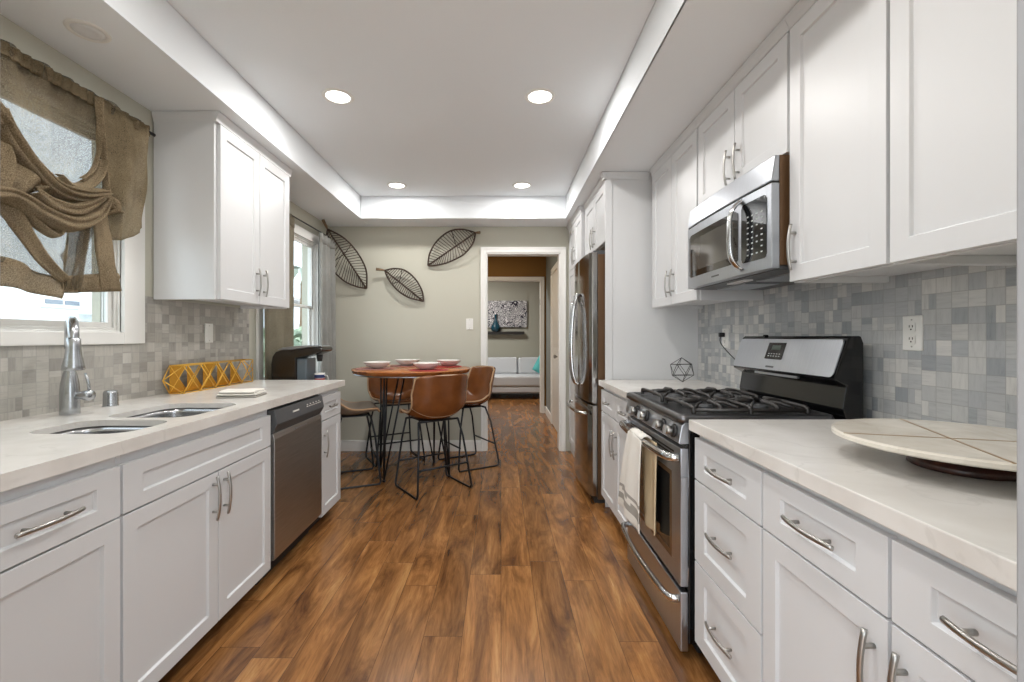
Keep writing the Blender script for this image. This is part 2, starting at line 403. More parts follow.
W1 = (0.62, 2.17, 1.245, 2.165)      # window over the sink: y0 y1 z0 z1
W2 = (3.44, 4.46, 0.86, 2.14)        # window by the table
w = MB(); X0, X1 = WL - .14, WL
def wall_with_holes(mb, holes, y0, y1, z1, xa, xb):
    ys = y0
    for (a, b_, c_, d) in holes:
        mb.box(xa, xb, ys, a, 0, z1); mb.box(xa, xb, a, b_, 0, c_); mb.box(xa, xb, a, b_, d, z1); ys = b_
    mb.box(xa, xb, ys, y1, 0, z1)
wall_with_holes(w, [W1, W2], WF, WB, HS + .3, X0, X1)
struct(w.build('wall_left', WALL), 'greige wall with the two windows')
struct(MB().box(WR, WR + .14, WF, WB, 0, HS + .3).build('wall_right', WALL), 'greige wall behind the range')
w = MB(); DX0, DX1, DZ = -0.160, 0.637, 2.125
w.box(WL - .14, DX0, WB, WB + .12, 0, HS + .3); w.box(DX1, WR + .14, WB, WB + .12, 0, HS + .3); w.box(DX0, DX1, WB, WB + .12, DZ, HS + .3)
struct(w.build('wall_back', WALL), 'greige far wall with the leaf decorations')
# near wall with the opening the photo looks through
w = MB(); w.box(-2.2, -0.48, WF, 0.40, 0, 2.7); w.box(0.495, 2.0, WF, 0.40, 0, 2.7); w.box(-0.48, 0.495, WF, .40, 2.12, 2.7)
struct(w.build('wall_front', WALL))
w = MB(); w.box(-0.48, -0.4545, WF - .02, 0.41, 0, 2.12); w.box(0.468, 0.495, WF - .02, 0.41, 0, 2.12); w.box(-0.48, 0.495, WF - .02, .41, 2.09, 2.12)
struct(w.build('trim_1', JAMB, bevel=.003), 'grey jamb of the near opening, darkened against the fill light')

# door casing to the hall
def casing_mb(x0, x1, z1, ywall, side, wd_=0.075, th=0.02, mb=None):
    mb = mb or MB()
    ya, yb = (ywall - th, ywall) if side < 0 else (ywall, ywall + th)
    mb.box(x0 - wd_, x0, ya, yb, 0, z1 + wd_); mb.box(x1, x1 + wd_, ya, yb, 0, z1 + wd_); mb.box(x0, x1, ya, yb, z1, z1 + wd_)
    yc = ya - .006 if side < 0 else yb + .006
    mb.box(x0 - wd_, x0 - wd_ + .018, min(ya, yc), max(yb, yc), 0, z1 + wd_); mb.box(x1 + wd_ - .018, x1 + wd_, min(ya, yc), max(yb, yc), 0, z1 + wd_)
    mb.box(x0 - wd_, x1 + wd_, min(ya, yc), max(yb, yc), z1 + wd_ - .018, z1 + wd_)
    return mb
m_ = casing_mb(DX0, DX1, DZ, WB, -1, .055)
m_.box(DX0, DX0 + .015, WB - .01, WB + .13, 0, DZ); m_.box(DX1 - .015, DX1, WB - .01, WB + .13, 0, DZ); m_.box(DX0, DX1, WB - .01, WB + .13, DZ - .015, DZ)
struct(m_.build('trim_2', TRIMW, bevel=.003), 'white casing of the hall doorway')

# hall and living room
HY = 7.24; HRX = 0.724; HLX = -1.25
m_ = MB(); m_.box(HRX, HRX + .12, WB + .12, HY, 0, 2.65)
struct(m_.build('wall_hall_right', HALLGR), 'blue grey hall wall')
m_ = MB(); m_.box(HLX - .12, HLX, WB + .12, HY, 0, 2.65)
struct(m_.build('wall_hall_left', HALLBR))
EX0, EX1, EZ = -0.30, 0.648, 2.14
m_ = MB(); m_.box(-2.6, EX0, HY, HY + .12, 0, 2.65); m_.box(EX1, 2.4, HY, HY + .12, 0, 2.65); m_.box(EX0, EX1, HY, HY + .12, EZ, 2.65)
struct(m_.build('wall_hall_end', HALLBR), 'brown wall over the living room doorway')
struct(MB().box(-2.8, 2.6, WB + .12, 9.9, 2.65, 2.75).build('ceiling_hall', CEIL))
m_ = casing_mb(EX0, EX1, EZ, HY, -1, .046)
m_.box(EX1 - .015, EX1, HY - .01, HY + .13, 0, EZ); m_.box(EX0, EX0 + .015, HY - .01, HY + .13, 0, EZ); m_.box(EX0, EX1, HY - .01, HY + .13, EZ - .015, EZ)
struct(m_.build('trim_3', TRIMW, bevel=.003), 'white casing of the living room doorway')
m_ = MB(); m_.box(EX1 - .022, EX1 - .015, HY + .01, HY + .05, 1.78, 1.86)
# side door in the hall
m_ = MB(); m_.box(HRX - .02, HRX, 6.32, 6.40, 0, 2.17); m_.box(HRX - .02, HRX, 5.42, 5.50, 0, 2.17); m_.box(HRX - .02, HRX, 5.42, 6.40, 2.09, 2.17)
struct(m_.build('trim_4', TRIMW, bevel=.003))
m_ = MB(); m_.box(HRX - .008, HRX, 5.50, 6.32, 0.01, 2.09)
for z0, z1 in ((.2, .95), (1.1, 1.95)):
    m_.box(HRX - .014, HRX - .008, 5.62, 6.20, z0, z1)
d1 = struct(m_.build('door_1', TRIMW, bevel=.002), 'white hall side door')
k = MB(); k.lathe([(.0, -.06), (.02, -.058), (.027, -.045), (.02, -.03), (.01, -.022), (.01, 0), (.026, .0), (.026, .008)], (HRX - .014, 5.57, 0.98), 16, 'x'); k.build('knob', NICKEL, d1)
struct(MB().box(-2.6, 2.4, 9.70, 9.82, 0, 2.65).build('wall_living', LIVW), 'sage grey living room wall')
struct(MB().box(-2.72, -2.6, HY + .12, 9.82, 0, 2.65).build('wall_living_left', LIVW))
struct(MB().box(2.4, 2.52, HY + .12, 9.82, 0, 2.65).build('wall_living_right', LIVW))
lamp('living_room_fill', 'AREA', (-0.7, 8.2, 2.63), 58, (1, .98, .95), size=0.6)  # added fill without a fixture, lights the enclosed living room
lamp('hall_fill', 'AREA', (-0.5, 6.0, 2.63), 20, (1, .86, .66), size=0.25)  # added warm fill without a fixture, brightens the dark hall

# baseboards
def base_mb(segs):
    mb = MB()
    for (x0, x1, y0, y1) in segs:
        mb.box(x0, x1, y0, y1, 0, .10)
        if abs(x1 - x0) > abs(y1 - y0): mb.box(x0, x1, y0 + .006, y1, .10, .115)
        else: mb.box(x0, x1, y0, y1, .10, .115)
    return mb
struct(base_mb([(WL, DX0 - .055, WB - .016, WB)]).build('baseboard_back', TRIMW, bevel=.002), 'white baseboard under the leaf wall')
struct(base_mb([(WL, WL + .016, 3.3, WB - .016)]).build('baseboard_left', TRIMW, bevel=.002))
struct(base_mb([(HRX - .016, HRX, 6.40, HY - .03), (HRX - .016, HRX, WB + .14, 5.42), (HRX-.09+.01, HRX-.016, HY - .016, HY)]).build('baseboard_hall', TRIMW, bevel=.002))
struct(base_mb([(-2.6, 2.4, 9.684, 9.70)]).build('baseboard_living', TRIMW))

# backsplash tiles
m_ = MB()
m_.box(WL, WL + .008, 0.45, 3.262, 0.915, 1.19); m_.box(WL, WL + .008, 2.30, 3.262, 1.19, 1.425)
m_.box(WL, WL + .010, 2.30, 2.36, 1.425, 1.432)
struct(m_.build('trim_5', TILEL), 'warm grey marble mosaic backsplash by the sink')
m_ = MB(); m_.box(WR - .008, WR, 0.42, 3.25, 0.90, 1.50)
struct(m_.build('trim_6', TILER), 'grey marble mosaic backsplash by the range')

# ------------------------------------------------------------------ windows
def window(name, W, label, hung, out):
    y0, y1, z0, z1 = W
    # casing on the wall
    m_ = MB(); cw = 0.075 if hung else 0.125; cb = .055; ct = .078; th = .02
    m_.box(WL, WL + th, y0 - cw, y0, z0 - cb, z1 + ct); m_.box(WL, WL + th, y1, y1 + cw, z0 - cb, z1 + ct)
    m_.box(WL, WL + th, y0, y1, z1, z1 + ct); m_.box(WL, WL + th, y0, y1, z0 - cb, z0)
    # reveal lining
    m_.box(WL - .06, WL, y0, y0 + .008, z0, z1); m_.box(WL - .06, WL, y1 - .008, y1, z0, z1); m_.box(WL - .06, WL, y0, y1, z0, z0 + .008); m_.box(WL - .06, WL, y0, y1, z1 - .008, z1)
    o = struct(m_.build(name, TRIMW, bevel=.003), label)
    m_ = MB(); xa, xb = WL - .075, WL - .012; f_ = .022
    m_.box(xa, xb, y0, y0 + f_, z0, z1); m_.box(xa, xb, y1 - f_, y1, z0, z1); m_.box(xa, xb, y0 + f_, y1 - f_, z0, z0 + f_); m_.box(xa, xb, y0 + f_, y1 - f_, z1 - f_, z1)
    m_.build('window_frame', TRIMW, o, bevel=.003)
    s_ = .024; a0, a1, b0, b1 = y0 + f_, y1 - f_, z0 + f_, z1 - f_
    if hung: panes = [(a0, a1, b0, 1.53, WL - .045), (a0, a1, 1.50, b1, WL - .022)]
    else: mid = (a0 + a1) / 2; panes = [(a0, mid + .015, b0, b1, WL - .045), (mid - .015, a1, b0, b1, WL - .022)]
    for (p0, p1, q0, q1, x) in panes:
        m_ = MB(); m_.box(x - .02, x, p0, p0 + s_, q0, q1); m_.box(x - .02, x, p1 - s_, p1, q0, q1); m_.box(x - .02, x, p0 + s_, p1 - s_, q0, q0 + s_); m_.box(x - .02, x, p0 + s_, p1 - s_, q1 - s_, q1)
        sh = m_.build('sash', TRIMW, o, bevel=.002)
        MB().box(x - .012, x - .009, p0 + s_, p1 - s_, q0 + s_, q1 - s_).build('glass_pane', GLASS, sh)
    return o
window('window_1', W1, 'white vinyl window over the sink', False, 0)
window('window_2', W2, 'white hung window beside the dining table', True, 0)

# ------------------------------------------------------------------ recessed lights
def can_light(x, y, z, lit, label, sc=.93):
    t = thing('recessed_light', label, 'ceiling light', (x, y, z), 0, 'recessed ceiling lights')
    MB().lathe([(.072, -.001), (.075, -.006), (.092, -.005), (.097, -.001), (.097, .001), (.072, .001)], (0, 0, 0), 40, cap0=False, cap1=False).build('trim_ring', TRIMW, t)
    if lit:
        MB().lathe([(.0, -.004), (.05, -.004), (.072, -.002)], (0, 0, 0), 32, cap0=False, cap1=False).build('lens', LENS, t)
        lamp('can_lamp', 'AREA', (x, y, z - .012), CAN_POWER * (.85 if y > 4 else 1), (1, .975, .945), size=.13)
    else:
        MB().lathe([(.0, -.003), (.04, -.004), (.056, -.009), (.064, -.004), (.072, -.002)], (0, 0, 0), 32, cap0=False, cap1=False).build('lens', LENSOFF, t)
    t.scale = (sc, sc, 1)
    return t
can_light(-.953, 2.63, HT, True, 'lit round ceiling light, the nearer of the left two in the tray')
can_light(.228, 2.63, HT, True, 'lit round ceiling light, the nearer of the right two in the tray')
can_light(-.966, 4.17, HT, True, 'lit round ceiling light at the far left corner of the tray')
can_light(.195, 4.17, HT, True, 'lit round ceiling light at the far right corner of the tray')
for x_ in (-.953, .228):       # the row over the photographer's end of the tray, outside the frame
    can_light(x_, 1.1, HT, True, 'lit round ceiling light over the near end of the tray')
can_light(-1.597, 1.74, HS, False, 'unlit round ceiling light in the soffit above the sink curtain', .72)

# ------------------------------------------------------------------ cabinets
def shaker(mb, x0, x1, z0, z1, y=0.0, th=.020, rail=.058, dep=.009):
    """door or drawer front facing -y, its back at y"""
    yf = y - th; r = min(rail, (z1 - z0) * .30)
    r2 = .076 if (z1 - z0) < .32 and (x1 - x0) > .35 else rail
    O = [(x0, z0), (x1, z0), (x1, z1), (x0, z1)]
    I = [(x0 + r2, z0 + r), (x1 - r2, z0 + r), (x1 - r2, z1 - r), (x0 + r2, z1 - r)]
    g = .0035
    P = [(a + (g if i in (0, 3) else -g), b_ + (g if i < 2 else -g)) for i, (a, b_) in enumerate(I)]
    vB = [mb.v((a, y, b_)) for a, b_ in O]; vO = [mb.v((a, yf, b_)) for a, b_ in O]; vI = [mb.v((a, yf, b_)) for a, b_ in I]; vP = [mb.v((a, yf + dep, b_)) for a, b_ in P]
    mb.f(vB[::-1]); mb.f(vP)
    for i in range(4):
        j = (i + 1) % 4
        mb.f([vB[i], vB[j], vO[j], vO[i]]); mb.f([vO[i], vO[j], vI[j], vI[i]]); mb.f([vI[i], vI[j], vP[j], vP[i]])
    return mb
def pull(parent, x, z, L, vertical, y=-.020):
    """bow pull on two posts"""
    m_ = MB(); s = L / 2
    pts = []; n = 14
    for i in range(n + 1):
        t = -1 + 2 * i / n; d = y - .028 + .010 * t * t
        pts.append((x, d, z + s * t) if vertical else (x + s * t, d, z))
    m_.tube(pts, .0062, 8, flat=.8, up=(0, 1, 0))
    for k in (-1, 1):
        q = .62 * s * k
        p0 = (x, y, z + q) if vertical else (x + q, y, z); p1 = (p0[0], y - .025, p0[2])
        m_.tube([p0, p1], .0052, 8)
    return m_.build('handle', NICKEL, parent)
def carcass(t, w_, d_, z0, z1, upper, open_bottom=False):
    m_ = MB(); s = .018
    if upper:
        m_.box(0, s, 0, d_, z0, z1); m_.box(w_ - s, w_, 0, d_, z0, z1); m_.box(s, w_ - s, 0, d_, z1 - s, z1)
        m_.box(s, w_ - s, s, d_ - .01, z0 + .022, z0 + .022 + s); m_.box(s, w_ - s, d_ - .01, d_, z0 + .022, z1)
        m_.box(s, w_ - s, 0, s, z0, z1)
    else:
        m_.box(0, w_, 0, d_, z0, z1)
    return m_.build('body', WHITE, t, bevel=.0015)
def crown(t, w_, z, y=-.02, ends=()):
    prof = [(0, z - .05), (y - .004, z - .05), (y - .008, z - .035), (y - .026, z - .012), (y - .030, z), (0, z)]
    m_ = MB(); m_.prism(prof, 'x', 0, w_)
    return m_, prof

def cab_upper(loc, rz, w_, d_, z0, z1, doors, label, crown_on=True, end0=False, end1=False, hl=.165, hz=None, grp='white wall cabinets'):
    """doors: list of (x0,x1,handle x or None)"""
    t = thing('wall_cabinet', label, 'cabinet', loc, rz, grp)
    carcass(t, w_, d_, z0, z1 - .0, True)
    for (a, b_, h) in doors:
        d = shaker(MB(), a + .002, b_ - .002, z0 + .004, z1 - .052).build('door', WHITE, t, bevel=.0012)
        if h is not None: pull(d, h, (hz if hz is not None else z0 + .135), hl, True)
    if crown_on:
        e0 = -.014 if end0 else 0; e1 = w_ + (.014 if end1 else 0)
        m_ = MB()
        z = z1; prof = [(0.0, z - .05), (-.020, z - .05), (-.022, z - .036), (-.032, z - .012), (-.034, z), (0.0, z)]
        m_.prism(prof, 'x', e0, e1)
        if end0: m_.prism([(0.0, z - .05), (-.002, z - .05), (-.004, z - .036), (-.012, z - .012), (-.014, z), (0.0, z)], 'y', 0.0, d_)
        if end1: m_.prism([(w_, z - .05), (w_ + .002, z - .05), (w_ + .004, z - .036), (w_ + .012, z - .012), (w_ + .014, z), (w_, z)], 'y', 0.0, d_)
        m_.build('crown_molding', WHITE, t)
    return t

LZ = -PI / 2
# left wall cabinet: door face at |x| = 1.487
cab_upper((-1.507, 2.364, 0), PI / 2, .806, .319, 1.42, HS - .003, [(0.02, .411, .372), (.413, .80, .452)], 'white two door wall cabinet beside the sink window', end0=True, end1=True, hz=1.555)
UF = 1.080  # right wall cabinets: box front, door face at 1.060
UD = WR - .008 - UF
def R(y): return (UF, y, 0)
# local x runs from the far end towards the camera
cab_upper(R(3.17), LZ, .74, UD, 1.42, HS - .003, [(0.012, .372, .335), (.374, .732, .412)], 'white two door wall cabinet between the microwave and the fridge panel', hz=1.555)
cab_upper(R(2.428), LZ, .768, UD, 1.905, HS - .003, [(0.006, .383, .343), (.385, .762, .425)], 'short white two door wall cabinet above the microwave', hz=2.005, hl=.16)
cab_upper(R(1.658), LZ, .424, UD, 1.42, HS - .003, [(0.003, .421, .040)], 'white single door wall cabinet on the near side of the microwave', hz=1.545)
cab_upper(R(1.232), LZ, .80, UD, 1.42, HS - .003, [(0.003, .50, None), (.502, .797, .54)], 'widest white wall cabinet at the near right, above the marble board', hz=1.545)

# fridge surround
t = thing('fridge_panel', 'tall white end panel standing between the counter and the fridge', 'panel', (0, 3.247, 0))
MB().box(.755, WR, -.012, .015, 0, HS - .004).build('panel_board', WHITE, t, bevel=.002)
MB().box(.748, .800, -.018, -.011, 0, HS - .05).build('edge_stile', WHITE, t, bevel=.002)
z = HS - .003; m_ = MB(); m_.prism([(-.012, z - .05), (-.02, z - .05), (-.022, z - .036), (-.032, z - .012), (-.034, z), (-.012, z)], 'x', .735, 1.06); m_.prism([(.755, z - .05), (.735, z - .05), (.733, z - .036), (.723, z - .012), (.721, z), (.755, z)], 'y', -.034, .015); m_.build('crown_molding', WHITE, t)
ofc = cab_upper((.775, 4.05, 0), LZ, .785, WR - .775, 1.915, HS - .003, [(0.012, .392, .352), (.394, .776, .434)], 'short white two door cabinet above the refrigerator', end1=False, hz=2.02)
t = thing('pantry_cabinet', 'tall narrow white pantry cabinet between refrigerator and hall doorway', 'cabinet', (.745, 4.81, 0), LZ)
carcass(t, .755, WR - .745 - .002, .0, HS - .003, False)
for (a, b_, h) in ((.0, .376, .345), (.378, .752, .41)):
    d = shaker(MB(), a + .003, b_ - .003, .11, 1.91).build('door', WHITE, t, bevel=.0012); pull(d, h, 1.42, .165, True)
    d = shaker(MB(), a + .003, b_ - .003, 1.917, HS - .055).build('door', WHITE, t, bevel=.0012); pull(d, h, 2.02, .165, True)
m_ = MB(); z = HS - .003; m_.prism([(0.0, z - .05), (-.024, z - .05), (-.028, z - .036), (-.044, z - .012), (-.048, z), (0.0, z)], 'x', 0, .755); m_.build('crown_molding', WHITE, t)

CB = .873   # underside of counter
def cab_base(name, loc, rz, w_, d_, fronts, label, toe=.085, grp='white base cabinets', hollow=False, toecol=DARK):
    """fronts: (kind, x0,x1,z0,z1, handle) ; handle None or (x,z,L,vertical)"""
    t = thing(name, label, 'cabinet', loc, rz, grp)
    m_ = MB()
    if hollow:
        q = .018; m_.box(0, q, 0, d_, toe + .004, CB); m_.box(w_ - q, w_, 0, d_, toe + .004, CB); m_.box(q, w_ - q, 0, .02, toe + .004, CB)
        m_.box(q, w_ - q, d_ - q, d_, toe + .004, CB); m_.box(q, w_ - q, .02, d_ - q, toe + .004, toe + .022)
    else: m_.box(0, w_, 0, d_, toe + .004, CB)
    m_.build('body', WHITE, t, bevel=.001)
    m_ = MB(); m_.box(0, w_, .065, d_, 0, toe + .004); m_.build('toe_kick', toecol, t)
    for (k, a, b_, z0, z1, h) in fronts:
        d = shaker(MB(), a + .002, b_ - .002, z0 + .002, z1 - .002, rail=.055).build(k, WHITE, t, bevel=.0012)
        if h: pull(d, *h)
    return t
BXL = -1.148   # left base box front, doors reach -1.128
LD = 1.825 - 1.148
cab_base('base_cabinet', (BXL, .45, 0), PI / 2, .889, LD, [('drawer', .44, .886, .690, .842, (.663, .766, .168, False)), ('door', .44, .886, .085, .688, (.50, .6, .165, True)), ('drawer', 0, .438, .690, .842, (.22, .766, .168, False)), ('door', 0, .438, .085, .688, (.38, .6, .165, True))],
         'white base cabinet with drawer over door at the near left end')
cab_base('base_cabinet', (BXL, 1.340, 0), PI / 2, .868, LD, [('drawer_front', 0.002, .866, .690, .842, None), ('door', 0.002, .456, .085, .688, (.422, .590, .17, True)), ('door', .458, .866, .085, .688, (.492, .590, .17, True))],
         'white sink base cabinet with a wide false drawer front over two doors', hollow=True)
cab_base('base_cabinet', (BXL, 2.826, 0), PI / 2, .342, LD, [('drawer', 0.002, .340, .690, .842, (.171, .768, .13, False)), ('door', 0.002, .340, .085, .688, (.045, .54, .17, True))],
         'narrow white base cabinet at the far end beyond the dishwasher')
BXR = .738
RD = WR - .008 - BXR
cab_base('base_cabinet', (BXR, 3.228, 0), LZ, .798, RD, [('drawer', .004, .396, .700, .850, (.2, .776, .13, False)), ('drawer', .398, .794, .700, .850, (.60, .776, .13, False)),
         ('door', .004, .396, .095, .697, (.360, .545, .17, True)), ('door', .398, .794, .095, .697, (.434, .545, .17, True))], 'white two drawer two door base cabinet between range and fridge panel', toe=.095)
cab_base('base_cabinet', (BXR, 1.672, 0), LZ, .432, RD, [('drawer', .002, .430, .698, .852, (.216, .775, .168, False)), ('drawer', .002, .430, .398, .696, (.216, .547, .168, False)), ('drawer', .002, .430, .095, .396, (.216, .245, .168, False))],
         'white base cabinet with a stack of three drawers beside the range', toe=.095)
cab_base('base_cabinet', (BXR, 1.238, 0), LZ, .812, RD, [('drawer', .002, .404, .698, .852, (.203, .775, .168, False)), ('drawer', .408, .810, .698, .852, (.609, .775, .168, False)),
         ('door', .002, .404, .095, .696, (.372, .575, .17, True)), ('door', .408, .810, .095, .696, (.44, .575, .17, True))], 'white two drawer two door base cabinet at the near right end', toe=.095)

# ------------------------------------------------------------------ counters
def slab(name, outer, holes, z0, z1, m, label, cat, bev=.003):
    mb = MB(); bm = mb.bm; edges = []; loops = []
    for lp in [outer] + holes:
        vs = [mb.v((x, y, z1)) for x, y in lp]; loops.append(vs)
        for i in range(len(vs)): edges.append(bm.edges.new((vs[i], vs[(i + 1) % len(vs)])))
    g = bmesh.ops.triangle_fill(bm, use_beauty=True, use_dissolve=False, edges=edges)
    top = [f for f in g['geom'] if isinstance(f, bmesh.types.BMFace)]
    mp = {}
    for vs in loops:
        for v_ in vs: mp[v_] = bm.verts.new((v_.co.x, v_.co.y, z0))
    for f_ in list(top): bm.faces.new([mp[v_] for v_ in reversed(f_.verts)])
    for vs in loops:
        n = len(vs)
        for i in range(n): bm.faces.new([vs[i], mp[vs[i]], mp[vs[(i + 1) % n]], vs[(i + 1) % n]])
    o = mb.build(name, m, None, bevel=bev)
    return tag(o, label, cat)
SK1 = (-1.535, -1.20, 1.425, 1.665); SK2 = (-1.535, -1.20, 1.715, 2.09)
slab('countertop', [(WL + .008, .43), (-1.118, .43), (-1.118, 3.225), (WL + .008, 3.225)], [rrect(*SK1, .07), rrect(*SK2, .07)], .893, .915, QUARTZ, 'white quartz countertop holding the sink, left side of kitchen', 'countertop', 0)
m_ = MB(); m_.box(-1.148, -1.118, .43, 3.225, .875, .8935); m_.box(WL + .008, -1.148, 3.195, 3.225, .875, .8935)
m_.build('front_edge', QUARTZ, bpy.data.objects['countertop'])
slab('countertop', [(.700, .43), (WR - .008, .43), (WR - .008, 1.680), (.700, 1.680)], [], .875, .915, QUARTZ, 'white quartz countertop carrying the round marble board', 'countertop')
slab('countertop', [(.700, 2.445), (WR - .008, 2.445), (WR - .008, 3.228), (.700, 3.228)], [], .875, .915, QUARTZ, 'white quartz countertop between the range and the fridge panel', 'countertop')

SINKM = mat('sink_steel', rgb(185, 186, 188), 0.24, 1.0)
t = thing('kitchen_sink', 'undermount stainless steel double bowl sink in the left countertop', 'sink', (0, 0, .892))
for (x0, x1, y0, y1) in (SK1, SK2):
    m_ = MB(); e = .004
    L = []
    for (ins, z, r) in ((-.022, -.001, .09), (-e, -.001, .072), (-e + .002, -.02, .07), (.006, -.15, .065), (.02, -.185, .055), (.05, -.195, .04), (.10, -.197, .02)):
        L.append([(x, y, z) for x, y in rrect(x0 + ins, x1 - ins, y0 + ins, y1 - ins, r)])
    m_.loft(L, False, True)
    bo = m_.build('bowl', SINKM, t, solid=0)
    cx, cy = (x0 + x1) / 2, (y0 + y1) / 2
    MB().lathe([(.045, .003), (.04, .006), (.034, .002), (0.0, .001)], (cx, cy, -.197), 24, cap0=False).build('drain', CHROME, bo)

# faucet
t = thing('kitchen_faucet', 'brushed steel pull-down faucet behind the sink', 'faucet', (-1.715, 1.79, .915))
MB().lathe([(.031, 0), (.032, .004), (.031, .03), (.0315, .08), (.029, .12), (.022, .16), (.0145, .185), (.0125, .20), (.0125, .265)], (0, 0, 0), 32).build('body', STEEL, t)
dv = Vector((.185, -.18, 0)); 
pts = smooth_path([(0, 0, .26), (0, 0, .32), dv * .12 + Vector((0, 0, .352)), dv * .42 + Vector((0, 0, .372)), dv * .78 + Vector((0, 0, .358)), dv * .97 + Vector((0, 0, .33)), dv + Vector((0, 0, .29))], 6)
MB().tube(pts, .0165, 20).build('spout', STEEL, t)
MB().lathe([(.0165, .305), (.0205, .30), (.021, .27), (.0245, .235), (.031, .205), (.0325, .192), (.030, .188), (.022, .190), (0, .192)], dv, 28, cap1=False).build('spray_head', STEEL, t)
m_ = MB(); m_.lathe([(.012, .02), (.015, .04), (.019, .062), (.022, .078), (.020, .086), (0, .088)], (0, 0, .075), 20, 'x', cap1=False)
m_.build('handle_hub', STEEL, t)
MB().tube([(.078, .0, .09), (.082, -.008, .12), (.075, -.014, .165)], [.005, .0055, .004], 8).build('lever', STEEL, t)
tag(MB().lathe([(.029, 0), (.029, .004), (.027, .008), (.0265, .058), (.024, .067), (.016, .071), (0, .072)], (0, 0, 0), 28, cap1=False).build('air_gap_cap', STEEL, None, (-1.735, 2.0, .915)), 'small steel cylinder cap on the counter beside the faucet', 'sink fitting')

# ------------------------------------------------------------------ dishwasher
t = thing('dishwasher', 'stainless steel dishwasher with dark control strip under the left counter', 'dishwasher', (-1.145, 2.212, 0), PI / 2)
MB().box(.004, .606, .01, .62, .09, .870).build('tub', BLACKM, t)
MB().box(.004, .606, .06, .4, .0, .09).build('toe_kick', BLACKM, t)
m_ = MB(); m_.prism([(.006, .11), (-.022, .115), (-.026, .13), (-.026, .715), (-.018, .74), (.006, .745)], 'x', .012, .598); dr = m_.build('door', DWSTEEL, t, bevel=.002)
m_ = MB(); m_.prism([(.01, .735), (-.010, .738), (-.034, .775), (-.040, .79), (-.026, .858), (.01, .862)], 'x', .010, .600); cp = m_.build('control_panel', GREYP, t, bevel=.002)
m_ = MB()
for i in range(7): m_.box(.36 + i * .03, .375 + i * .03, -.0375, -.034, .822, .826)
for i in range(5): m_.box(.365 + i * .04, .372 + i * .04, -.037, -.033, .832, .838)
MB().box(.19, .26, -.0372, -.034, .820, .828).build('maker_mark', PLASTW, cp)
T_ = m_.build('button_marks', PLASTW, cp)
MB().box(.24, .38, -.0275, -.025, .722, .727).build('nameplate', STEELH, dr)

# ------------------------------------------------------------------ range
RY0, RY1 = 1.70, 2.425; RWd = RY1 - RY0   # near, far
t = thing('gas_range', 'stainless steel and black freestanding gas range with four burners', 'stove', (.710, RY1, 0), LZ)
# local: x 0..RWd from far to near, y 0 = body front, y grows to the wall, faces -y
RDp = .655
MB().box(0.0, RWd, .0, RDp - .02, .06, .895).build('body', BLACK, t, bevel=.003)
MB().box(0.04, RWd - .04, .05, RDp - .06, .0, .06).build('plinth', BLACKM, t)
m_ = MB(); m_.box(.003, RWd - .003, -.030, .0, .030, .255); dw = m_.build('storage_drawer', STEELH, t, bevel=.004)
def bow_handle(parent, z, L0, L1, y_end, y_mid, r, name='handle'):
    pts = smooth_path([(L0, y_end, z), (L0 + .012, y_mid * .6 + y_end * .4, z), (L0 + .06, y_mid + .006, z), (lerp(L0, L1, .3), y_mid - .004, z), (lerp(L0, L1, .5), y_mid - .008, z), (lerp(L0, L1, .7), y_mid - .004, z), (L1 - .06, y_mid + .006, z), (L1 - .012, y_mid * .6 + y_end * .4, z), (L1, y_end, z)], 5)
    return MB().tube(pts, r, 14, flat=1.25, up=(0, 0, 1)).build(name, CHROME, parent)
bow_handle(dw, .222, .02, RWd - .02, -.03, -.078, .012)
m_ = MB()
z0, z1 = .275, .800; fy = -.030; wx0, wx1, wz0, wz1 = .095, RWd - .095, .345, .69
m_.box(.003, RWd - .003, fy, 0, z0, wz0); m_.box(.003, RWd - .003, fy, 0, wz1, z1); m_.box(.003, wx0, fy, 0, wz0, wz1); m_.box(wx1, RWd - .003, fy, 0, wz0, wz1)
od = m_.build('oven_door', STEELH, t, bevel=.003)
g_ = MB().box(wx0, wx1, fy + .004, -.004, wz0, wz1).build('window_glass', GLASSB, od)
m_ = MB()
for (a, b_, c_, d) in ((wx0, wx1, wz0, wz0 + .022), (wx0, wx1, wz1 - .02, wz1), (wx0, wx0 + .022, wz0 + .022, wz1 - .02), (wx1 - .022, wx1, wz0 + .022, wz1 - .02)): m_.box(a, b_, fy + .001, fy + .006, c_, d)
m_.build('window_border', BRONZ, od)
m_ = MB()
for i in range(3): m_.box(.07, RWd - .07, fy - .0015, fy + .002, .742 + i * .014, .748 + i * .014)
m_.build('vent_slot', SLOT, od)
bow_handle(od, .762, .014, RWd - .014, -.032, -.082, .0135)
# black line gap then control panel
MB().box(.0, RWd, -.012, .0, .800, .818).build('vent_gap', BLACK, t)
m_ = MB(); m_.prism([(.0, .816), (-.034, .816), (-.038, .822), (-.026, .888), (-.010, .900), (.0, .900)], 'x', .0, RWd); cp = m_.build('control_panel', STEELH, t, bevel=.002)
for xk in (.19, .335, .545, .665):
    k = MB(Matrix.Translation((xk, -.034, .856)) @ Matrix.Rotation(math.radians(-12), 4, 'X'))
    k.lathe([(.026, .004), (.026, -.004), (.022, -.008)], (0, 0, 0), 24, 'y'); kb = k.build('knob', BLACKM, cp)
    k = MB(Matrix.Translation((xk, -.042, .856)) @ Matrix.Rotation(math.radians(-12), 4, 'X'))
    k.lathe([(.019, .003), (.018, -.020), (.015, -.024), (0, -.025)], (0, 0, 0), 24, 'y', cap1=False); k.box(-.004, .004, -.036, -.02, -.018, .018); k.build('knob_cap', NICKEL, kb)
